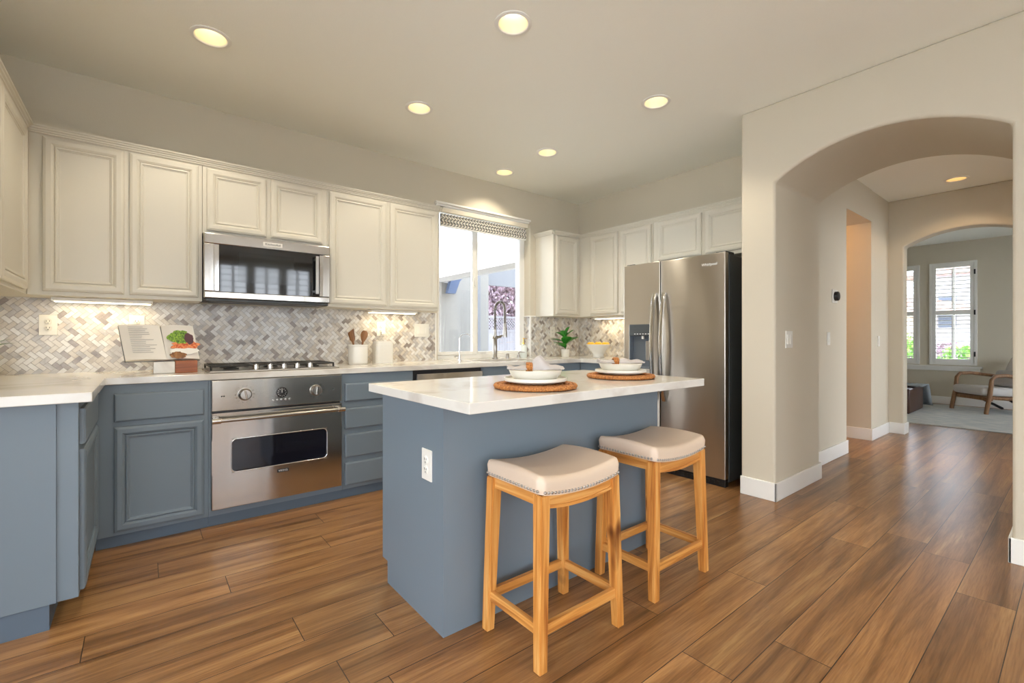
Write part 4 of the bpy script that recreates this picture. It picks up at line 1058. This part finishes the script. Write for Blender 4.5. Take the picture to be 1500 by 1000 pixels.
# crock with utensils
def ribbed(n_=96, r=0.07, h=0.13, wall=0.006, ribs=48, depth=0.0012):
    b = B(); outer = []; 
    zs_ = [(0, r - 0.004), (0.004, r), (h - 0.004, r), (h, r - 0.002)]
    rings = []
    for z, rad in zs_:
        rings.append([b.verts.new(((rad + depth*math.cos(2*PI*ribs*i/n_))*math.cos(2*PI*i/n_), (rad + depth*math.cos(2*PI*ribs*i/n_))*math.sin(2*PI*i/n_), z)) for i in range(n_)])
    for z, rad in ((h, r - wall), (0.006, r - wall)):
        rings.append([b.verts.new((rad*math.cos(2*PI*i/n_), rad*math.sin(2*PI*i/n_), z)) for i in range(n_)])
    for a, c in zip(rings, rings[1:]):
        for i in range(n_): b.faces.new((a[i], a[(i+1)%n_], c[(i+1)%n_], c[i]))
    b.faces.new(rings[0][::-1]); b.faces.new(rings[-1]); return b
CRX, CRY = 1.365, 3.70
b = B(); n_ = 64; prof = [(0, 0.0), (0.072, 0.0), (0.075, 0.004)]
for i in range(1, 13): prof += [(0.0745, 0.010*i + 0.012), (0.0765, 0.010*i + 0.017)] if False else [(0.076, 0.013*i*0.92)]
prof += [(0.079, 0.146), (0.079, 0.158), (0.074, 0.158), (0.071, 0.012), (0, 0.01)]
lathe(b, prof, 64); tag(obj('utensil_crock', b, M_ceramic, None, 40, (CRX, CRY, 0.9145)), 'white ceramic crock holding two wooden utensils beside the cooktop', 'crock')
def utensil(name, label, x, y, lean, kind):
    b = B(); L_ = 0.21; n_ = 8
    prof = []
    if kind == 'spatula': pw = [(0, .006), (.12, .007), (.17, .009), (.19, .022), (.25, .027), (.262, .026)]
    else: pw = [(0, .006), (.12, .0065), (.17, .009), (.195, .022), (.22, .029), (.245, .027), (.262, .014)]
    rings = []
    for z, wd in pw:
        rings.append([b.verts.new((wd*math.cos(2*PI*i/12), max(.0035, .006 - z*.01)*math.sin(2*PI*i/12), z + (0.014*(wd*math.cos(2*PI*i/12))/.027 if kind == 'spatula' and z > .2 else 0))) for i in range(12)])
    for a, c in zip(rings, rings[1:]):
        for i in range(12): b.faces.new((a[i], a[(i+1)%12], c[(i+1)%12], c[i]))
    b.faces.new(rings[0][::-1]); b.faces.new(rings[-1])
    o = obj(name, b, M_spoon, None, 50, (x, y, 0.928)); o.rotation_euler = (0, lean, math.radians(-38))
    tag(o, label, 'utensil', 'wooden utensils in the crock')
utensil('wooden_spatula', 'slanted wooden spatula leaning left in the white crock', CRX - 0.005, CRY + 0.01, math.radians(-11), 'spatula')
utensil('wooden_spoon', 'wooden spoon leaning right in the white crock', CRX + 0.005, CRY - 0.005, math.radians(11), 'spoon')
cn = thing('lidded_canister', 'white ribbed square canister with lid right of the crock', 'canister', (1.585, 3.725, 0.9145))
def rsq(w, d, r, n=6):
    return rrect(-w/2, w/2, -d/2, d/2, r, n)
b = B(); prism(b, rsq(0.150, 0.125, 0.03), 'z', 0, 0.168)
for i in range(14):
    z = 0.010 + 0.0112*i; pts = rsq(0.151, 0.126, 0.03); tube(b, [(p[0], p[1], z) for p in pts] + [(pts[0][0], pts[0][1], z)], 0.0022, 6, cap=False)
obj('body', b, M_ceramic, cn, 40)
b = B(); prism(b, rsq(0.146, 0.121, 0.03), 'z', 0.168, 0.180); prism(b, rsq(0.128, 0.105, 0.03), 'z', 0.180, 0.185); obj('lid', b, M_ceramic, cn, 40)

# faucets
t = thing('kitchen_faucet', 'tall brushed spring-neck pull-down faucet behind the sink', 'faucet', (2.79, 3.755, 0.9145))
b = B(); lathe(b, [(0.030, 0), (0.030, 0.012), (0.024, 0.016), (0.021, 0.02), (0.021, 0.20), (0.024, 0.205), (0.024, 0.235), (0.014, 0.24), (0.012, 0.30), (0, 0.30)], 24); obj('column', b, M_nickel, t, 40)
cu_ = []
fdir = Vector((0.45, -0.89, 0)).normalized()
for i in range(41):
    k = i/40
    if k < 0.35: cu_.append(Vector((0, 0, 0.24 + 0.26*k/0.35)))
    elif k < 0.75:
        a = PI*(k - 0.35)/0.40; cu_.append(fdir*0.055*(1 - math.cos(a)) + Vector((0, 0, 0.50 + 0.075*math.sin(a))))
    else: cu_.append(fdir*0.11 + Vector((0, 0, 0.50 - 0.14*(k - 0.75)/0.25)))
b = B(); tube(b, cu_, 0.008, 10); obj('hose', b, M_black, t, 60)
b = B(); sp = []
tot = 900
for i in range(tot):
    k = i/(tot - 1)*40; i0 = min(39, int(k)); p = cu_[i0].lerp(cu_[i0+1], k - i0); tg = (cu_[i0+1] - cu_[i0]).normalized(); u = tg.cross(Vector((fdir.y, -fdir.x, 0))).normalized(); w_ = tg.cross(u)
    a = 2*PI*i/14; sp.append(p + (u*math.cos(a) + w_*math.sin(a))*0.0135)
tube(b, sp, 0.0024, 4); obj('spring', b, M_nickel, t, 80)
b = B(); e_ = fdir*0.11; tube(b, [e_ + Vector((0, 0, 0.36)), e_ + Vector((0, 0, 0.30)), e_ + Vector((0, 0, 0.22))], [0.014, 0.018, 0.022], 16); obj('spray_head', b, M_nickel, t, 40)
b = B(); tube(b, [(0, 0, 0.222), tuple(e_ + Vector((0, 0, 0.222 + 0.02)))], 0.008, 8); tube(b, [(-0.03, 0.01, 0.215), (0.03, -0.01, 0.215)], 0.012, 12); obj('spray_holder', b, M_nickel, t, 40)
b = B(); tube(b, [(0.02, 0, 0.215), (0.075, 0.0, 0.225)], [0.014, 0.010], 12); obj('lever', b, M_nickel, t, 40)
t = thing('filtered_water_faucet', 'slim chrome gooseneck water faucet left of the main faucet', 'faucet', (2.34, 3.715, 0.9145))
b = B(); lathe(b, [(0.020, 0), (0.020, 0.006), (0.011, 0.010), (0.010, 0.05), (0, 0.052)], 20); obj('base', b, M_chrome, t, 40)
gd = Vector((0.95, -0.3, 0)).normalized(); pts = [Vector((0, 0, 0.03)), Vector((0, 0, 0.19))]
for i in range(1, 15): a = PI*0.86*i/14; pts.append(gd*0.062*(1 - math.cos(a)) + Vector((0, 0, 0.19 + 0.062*math.sin(a))))
b = B(); tube(b, pts, 0.0045, 10); obj('spout', b, M_chrome, t, 60)
b = B(); tube(b, [(0, 0, 0.035), (-0.035, 0, 0.04), (-0.052, 0, 0.034)], [0.007, 0.006, 0.009], 10); obj('lever', b, M_chrome, t, 60)
b = B(); lathe(b, [(0.019, 0), (0.019, 0.045), (0.016, 0.05), (0, 0.05)], 20); tag(obj('air_gap_cap', b, M_nickel, None, 40, (2.965, 3.775, 0.9145)), 'short round metal air gap cap right of the main faucet', 'air gap')
t = thing('built_in_soap_pump', 'small metal soap pump set in the worktop near the window corner', 'soap pump', (3.12, 3.78, 0.9145))
b = B(); lathe(b, [(0.016, 0), (0.016, 0.03), (0.008, 0.034), (0.007, 0.055), (0, 0.055)], 16); obj('collar', b, M_nickel, t, 40)
b = B(); tube(b, [(0, 0, 0.05), (0.0, -0.02, 0.064), (0.05, -0.04, 0.060)], [0.008, 0.007, 0.004], 10); obj('nozzle', b, M_nickel, t, 60)
t = thing('glass_soap_bottle', 'frosted white soap bottle with brass pump by the window corner', 'soap bottle', (3.23, 3.83, 0.9145))
b = B(); lathe(b, [(0.0, 0), (0.034, 0), (0.037, 0.004), (0.037, 0.12), (0.032, 0.132), (0.014, 0.140), (0.014, 0.146), (0, 0.146)], 28); obj('bottle', b, mat('frosted glass', S(226, 232, 228), 0.25), t, 40)
b = B(); lathe(b, [(0.016, 0.144), (0.016, 0.160), (0.006, 0.163), (0.005, 0.20), (0.009, 0.202), (0.009, 0.212), (0, 0.213)], 16); tube(b, [(0, 0, 0.207), (0.03, -0.02, 0.205)], 0.004, 8); obj('pump', b, M_gold, t, 40)

# leafy plant
def leaf(bm, base, d, L_, wd, bend=0.35, n_=8, fold=0.25):
    d = Vector(d).normalized(); side = d.cross(Vector((0, 0, 1)))
    side = side.normalized() if side.length > 1e-3 else Vector((1, 0, 0))
    up = side.cross(d).normalized(); rows = []
    for i in range(n_ + 1):
        k = i/n_; w_ = wd*math.sin(PI*min(1, 0.04 + k*0.96))**0.7*(0.75 + 0.5*k)*0.5
        if i == n_: w_ = 0.0008
        c = Vector(base) + d*L_*k + Vector((0, 0, -bend*L_*k*k)) ; rows.append([bm.verts.new(c - side*w_ + up*w_*fold), bm.verts.new(c), bm.verts.new(c + side*w_ + up*w_*fold)])
    for a, c in zip(rows, rows[1:]):
        bm.faces.new((a[0], a[1], c[1], c[0])); bm.faces.new((a[1], a[2], c[2], c[1]))
pl = thing('potted_leafy_plant', 'green broad-leaf plant in small white pot in the corner by the fruit bowl', 'plant', (3.66, 3.62, 0.9145))
b = B(); lathe(b, [(0, 0), (0.040, 0), (0.043, 0.004), (0.047, 0.088), (0.044, 0.089), (0.041, 0.076), (0, 0.076)], 32); po = obj('pot', b, M_ceramic, pl, 40)
b = B(); lathe(b, [(0.041, 0.070), (0.041, 0.079), (0, 0.082)], 24); obj('soil', b, M_soil, pl, 40)
b = B(); tube(b, [(0, 0, 0.07), (0.004, 0, 0.16), (-0.003, 0, 0.27)], [0.005, 0.004, 0.003], 8); obj('stem', b, M_leaf, pl, 40)
Rv = Vector((0.78, -0.6255, 0)); Fv = Vector((0.6255, 0.78, 0))
for (z, rr_, ff, uu, L_, wd) in ((0.12, -0.9, -0.3, 0.45, 0.13, 0.055), (0.13, 0.85, -0.2, 0.75, 0.16, 0.062), (0.16, -0.9, 0.1, 0.40, 0.15, 0.060), (0.17, 0.9, 0.3, 0.5, 0.14, 0.062),
                             (0.20, -0.8, -0.2, 0.75, 0.13, 0.055), (0.22, 0.7, -0.1, 0.8, 0.12, 0.056), (0.14, 0.1, -0.8, 0.9, 0.13, 0.062), (0.24, 0.35, 0.1, 0.9, 0.11, 0.050), (0.10, -0.55, 0.5, 0.35, 0.12, 0.05),
                             (0.10, -0.5, -0.6, 0.55, 0.12, 0.05), (0.21, -0.2, 0.5, 0.8, 0.11, 0.05)):
    b = B(); leaf(b, (0, 0, z), Rv*rr_ + Fv*ff + Vector((0, 0, uu)), L_*1.25, wd*1.85, 0.2); obj('leaf', b, M_leaf, pl, 60)
# plant whose sprig reaches in at the left edge
pl2 = thing('potted_sprig', 'thin green sprig in a pot poking in at the left edge above the worktop', 'plant', (-0.67, 3.30, 0.9145))
b = B(); lathe(b, [(0, 0), (0.045, 0), (0.055, 0.10), (0.052, 0.10), (0.046, 0.085), (0, 0.085)], 28); obj('pot', b, M_ceramic, pl2, 40)
for i in range(12):
    a = 2*PI*i/12 + 0.25; b = B(); leaf(b, (0, 0, 0.085), (math.cos(a), math.sin(a), 1.1), 0.20, 0.018, 0.5); obj('leaf', b, M_leaf, pl2, 60)
for dz_, dd in ((0.0, (0.9, 0.0, 1.15)), (0.0, (0.95, -0.1, 1.0))):
    b = B(); leaf(b, (0, 0, 0.085), dd, 0.275, 0.024, 0.35); obj('leaf', b, M_leaf, pl2, 60)

# fruit bowl
b = B(); lathe(b, [(0, 0), (0.062, 0), (0.066, 0.005), (0.058, 0.022), (0.060, 0.040), (0.085, 0.075), (0.120, 0.115), (0.142, 0.142), (0.139, 0.144), (0.115, 0.118), (0.07, 0.078), (0, 0.060)], 48)
BX, BY = 3.85, 3.31
tag(obj('pedestal_fruit_bowl', b, M_ceramic, None, 40, (BX, BY, 0.9145)), 'white ceramic pedestal bowl full of yellow fruit', 'bowl')
fr_pos = []
for i in range(8): a = 2*PI*i/8; fr_pos.append((0.094*math.cos(a), 0.094*math.sin(a), 0.140, a))
for i in range(2): a = PI*i + 0.3; fr_pos.append((0.032*math.cos(a), 0.032*math.sin(a), 0.143, a))
f0 = None
for i, (fx, fy, fz, fa) in enumerate(fr_pos):
    if f0 is None:
        b = B(); lathe(b, [(0.0, -0.036), (0.006, -0.034), (0.016, -0.026), (0.025, -0.012), (0.0275, 0.0), (0.025, 0.012), (0.016, 0.026), (0.006, 0.034), (0, 0.037)], 20)
        f0 = obj('lemon', b, M_orange, None, 80); o = f0
        tag(f0, 'golden yellow lemon heaped in the white pedestal bowl', 'fruit', 'lemons in the pedestal bowl')
    else: o = f0.copy(); COL.objects.link(o)
    o.location = (BX + fx, BY + fy, 0.9145 + fz); o.rotation_euler = (PI/2, 0, fa); o.scale = (1, 1, 0.93)

# ---------------------------------------------------------------- living room
b = B(); box(b, 7.92, 10.45, -1.2, 3.2, 0.0005, 0.014, 0.003); tag(obj('area_rug', b, M_rug), 'pale grey patterned wool rug on the living room floor', 'rug')
ot = thing('leather_ottoman', 'dark brown leather ottoman at the edge of the far arch, under the throw', 'ottoman', (9.20, 2.02, 0.0145))
obj('body', boxb(-0.45, 0.42, -0.40, 0.40, 0.0, 0.36, 0.03, 3), M_brown, ot, 40)
obj('base_rail', boxb(-0.43, 0.40, -0.38, 0.38, 0.0, 0.02), M_black, ot)
# throw
b = B(); prof = [(-0.10, 0.012), (0.15, 0.012), (0.36, 0.012), (0.425, 0.0), (0.47, -0.05), (0.55, -0.16), (0.64, -0.27), (0.74, -0.335)]
nY = 18; g_ = {}
for i, (px, pz) in enumerate(prof):
    for j in range(nY + 1):
        v = j/nY; fold = 0.022*math.sin(v*26 + i*0.5)*(0.4 + i*0.12)
        g_[i, j] = b.verts.new((px + fold*(1 if i > 3 else 0) + 0.03*v*(i > 4), -0.47 + 0.50*v + 0.0*i, 0.362 + pz + (abs(fold) if i <= 3 else 0)))
for i in range(len(prof) - 1):
    for j in range(nY): b.faces.new((g_[i,j], g_[i+1,j], g_[i+1,j+1], g_[i,j+1]))
th = obj('knitted_throw', b, M_throw, None, 60, (9.20, 2.02, 0.0145)); md = th.modifiers.new('s', 'SOLIDIFY'); md.thickness = 0.012; md.offset = 1
tag(th, 'grey knitted throw draped over the corner of the leather ottoman', 'throw')
# armchair: local +y is forward, +x is its left-hand side seen from front
ac = thing('lounge_armchair', 'wood-framed lounge armchair with pale grey cushions in the living room', 'armchair', (10.06, 0.88, 0.0145), math.radians(45))
# forward direction = local +y -> rotate so that it points (-0.7, 0.7)
HW = 0.30
for s in (-1, 1):
    b = B(); tube(b, [(s*HW, 0.36, 0.0), (s*HW, 0.36, 0.02), (s*HW, 0.31, 0.28), (s*HW, 0.285, 0.50), (s*HW, 0.24, 0.555), (s*HW, 0.10, 0.565), (s*HW, -0.25, 0.52), (s*HW, -0.42, 0.50)], [0.026, 0.026, 0.028, 0.026, 0.026, 0.025, 0.024, 0.022], 8, flat=1.0)
    obj('arm_frame', b, M_chairwood, ac, 50)
    b = B(); tube(b, [(s*(HW - 0.02), 0.32, 0.235), (s*(HW - 0.02), -0.40, 0.20)], 0.026, 6); obj('side_rail', b, M_chairwood, ac, 50)
    b = B(); tube(b, [(s*(HW - 0.02), 0.02, 0.20), (s*(HW - 0.02), -0.345, 0.01), (s*(HW - 0.02), -0.345, 0.0)], 0.020, 6); obj('rear_leg', b, M_black, ac, 50)
b = B(); box(b, -HW, HW, 0.27, 0.31, 0.19, 0.24); box(b, -HW, HW, -0.40, -0.36, 0.17, 0.22); obj('cross_rail', b, M_chairwood, ac)
b = B(); box(b, -HW + 0.03, HW - 0.03, -0.32, 0.40, 0.245, 0.375, 0.045, 4); xform(b, Matrix.Rotation(math.radians(3), 4, 'X')); obj('seat_cushion', b, M_cushion, ac, 60)
b = B(); box(b, -HW + 0.03, HW - 0.03, -0.07, 0.07, 0.0, 0.52, 0.05, 4); xform(b, Matrix.Translation((0, -0.30, 0.33)) @ Matrix.Rotation(math.radians(24), 4, 'X')); obj('back_cushion', b, M_cushion, ac, 60)
b = B(); box(b, -0.21, 0.21, -0.05, 0.05, 0.0, 0.26, 0.045, 4); 
o = obj('lumbar_pillow', b, M_linen, None, 60, (10.06, 0.88, 0.0145)); o.data.transform(Matrix.Rotation(math.radians(45), 4, 'Z') @ Matrix.Translation((0, -0.14, 0.375)) @ Matrix.Rotation(math.radians(24), 4, 'X'))
tag(o, 'small grey lumbar pillow on the lounge armchair seat', 'pillow')

# ---------------------------------------------------------------- outdoors
b = B(); box(b, -30, 60, -40, 45, -0.45, -0.17); struct('ground', b, M_ground)
# patio seen through the kitchen window
pt = thing('patio_cover', 'white stucco patio cover seen through the kitchen window', 'patio cover', (5.8, 7.0, 0))
obj('soffit', boxb(-9.0, -0.10, -1.2, 4.2, 2.600, 2.75), M_stucco, pt)
obj('fascia_beam', boxb(-0.12, 0.0, -1.2, 4.2, 2.50, 2.75), mat('grey beige beam', S(132, 128, 124), 0.8), pt)
obj('post', boxb(-0.05, 0.40, 2.95, 3.25, -0.17, 2.498), M_greystucco, pt)
b = B(); prism(b, [(0.0, 2.49), (0.42, 2.49), (0.34, 2.40), (0.22, 2.10), (0.0, 2.10), (0.08, 2.40)], 'y', 2.75, 2.87)
o = obj('timber_bracket', b, M_corbel, pt); o.location = (0, -0.02, 0.12)
hb = thing('neighbour_house_wing', 'grey stucco house wing behind the patio post', 'building', (7.0, 10.6, 0))
b = B(); box(b, -0.72, 0.50, -0.2, 1.6, -0.17, 2.95); obj('wall', b, M_greystucco, hb)
b = B(); box(b, 0.50, 6.0, -0.05, 0.05, 2.62, 3.9); obj('header', b, M_slate, hb)
obj('corner_board', boxb(0.02, 0.20, -0.24, -0.2, -0.17, 2.95), M_slate, hb)
fe = thing('lattice_fence', 'white board fence with lattice top seen through the kitchen window', 'fence', (8.4, 13.0, -0.17))
for i in range(16):
    b = B(); box(b, i*0.24, i*0.24 + 0.225, -0.01, 0.01, 0.0, 1.52); obj('board', b, M_fenceboard, fe)
b = B()
for i in range(40):
    for sg in (-1, 1):
        x0 = i*0.11 - 0.3; p0 = (x0, 1.58) if sg > 0 else (x0 + 0.42, 1.58); p1 = (x0 + 0.42, 2.0) if sg > 0 else (x0, 2.0)
        d = Vector((p1[0]-p0[0], p1[1]-p0[1])).normalized()*0.016; nx_, nz_ = -d.y, d.x
        prism(b, [(p0[0]-nx_, p0[1]-nz_), (p0[0]+nx_, p0[1]+nz_), (p1[0]+nx_, p1[1]+nz_), (p1[0]-nx_, p1[1]-nz_)], 'y', -0.006 + 0.006*sg, 0.0 + 0.006*sg)
obj('lattice', b, M_fenceboard, fe)
b = B(); box(b, -0.3, 4.2, -0.03, 0.03, 1.52, 1.59); box(b, -0.3, 4.2, -0.03, 0.03, 2.0, 2.07); obj('rails', b, M_fenceboard, fe)
def leafy(name, label, loc, r, h, m, n_=900, seed=1, leafs=0.12, cat='shrub'):
    rn = random.Random(seed); b = B()
    for i in range(n_):
        a = rn.uniform(0, 2*PI); u = rn.uniform(-0.95, 1); k = rn.uniform(0.75, 1.0)*(1 + 0.12*math.sin(5*a + 3*u)); s = math.sqrt(1 - u*u)
        c = Vector((r*k*s*math.cos(a), r*k*s*math.sin(a), h/2 + h/2*k*u))
        q = Euler((rn.uniform(0, 6), rn.uniform(0, 6), rn.uniform(0, 6))).to_matrix(); L_ = leafs*rn.uniform(0.6, 1.2)
        vs = [b.verts.new(c + q @ Vector(p)) for p in ((-L_/2, 0, 0), (0, -L_/4, 0), (L_/2, 0, 0), (0, L_/4, 0))]; b.faces.new(vs)
    t = thing(name, label, cat, loc)
    obj('foliage', b, m, t)
    b = B(); tube(b, [(0, 0, 0), (0.02, 0, h*0.3), (0, 0.02, h*0.6)], [0.06*r, 0.05*r, 0.02*r], 8)
    for i in range(6): a = i*PI/3; tube(b, [(0, 0, h*0.2), (r*0.5*math.cos(a), r*0.5*math.sin(a), h*0.6)], [0.03*r, 0.01*r], 6)
    obj('stem', b, M_chairwood, t)
    return t
leafy('flowering_tree', 'pinkish leafy tree behind the lattice fence', (11.6, 16.4, -0.17), 2.3, 4.2, M_brick, 14000, 5, 0.26, 'tree')
# street beyond the living room
nh = thing('neighbour_house', 'two-storey house with tiled roof across the street, seen through the shutters', 'building', (24, 3.2, -0.17))
M_hsiding = mat('pale grey house siding', S(170, 168, 170), 0.9)
M_hwin = mat('dark house window', (0.06, 0.08, 0.12), 0.1)
obj('main_wall', boxb(0, 5, -3.0, 1.1, 0, 3.7), M_hsiding, nh)
obj('wing_wall', boxb(-0.8, 4, 1.1, 3.6, 0, 2.2), M_cream, nh)
b = B(); prism(b, [(-3.4, 3.7), (1.5, 3.7), (-0.9, 4.8)], 'x', -0.3, 5.2); obj('roof', b, M_roof, nh)
b = B(); prism(b, [(-1.2, 2.2), (4.3, 2.2), (4.3, 2.3), (1.5, 3.05), (-1.2, 2.3)], 'x', -1.4, 0.5); obj('porch_roof', b, M_roof, nh)
b = B(); box(b, -0.03, 0.0, -0.1, 0.4, 1.7, 2.9); obj('window', b, M_hwin, nh)
b = B(); box(b, -0.03, 0.0, -1.3, -0.75, 0.2, 1.9); obj('window', b, M_hwin, nh)
b = B(); box(b, -0.84, -0.8, 1.7, 2.4, 0.8, 1.6); obj('window', b, M_hwin, nh)
obj('garage_door', boxb(-0.03, 0, -3.0, -1.4, 0, 2.0), M_white, nh)
leafy('round_shrub', 'bright green rounded shrub outside the right shuttered window', (14.6, 1.72, -0.17), 0.52, 1.15, M_bush, 1500, 2, 0.10)
leafy('tall_shrub', 'bright green shrub outside the left shuttered window', (14.4, 2.72, -0.17), 0.35, 1.35, M_bush, 1300, 3, 0.10)
leafy('reddish_hedge', 'reddish low hedge across the street', (17.5, 2.55, -0.17), 1.1, 1.15, M_brick, 2200, 4, 0.12)
leafy('street_tree', 'green tree above the roof, upper right pane', (33, 3.0, -0.17), 1.8, 6.0, M_bush, 3200, 6, 0.30, 'tree')
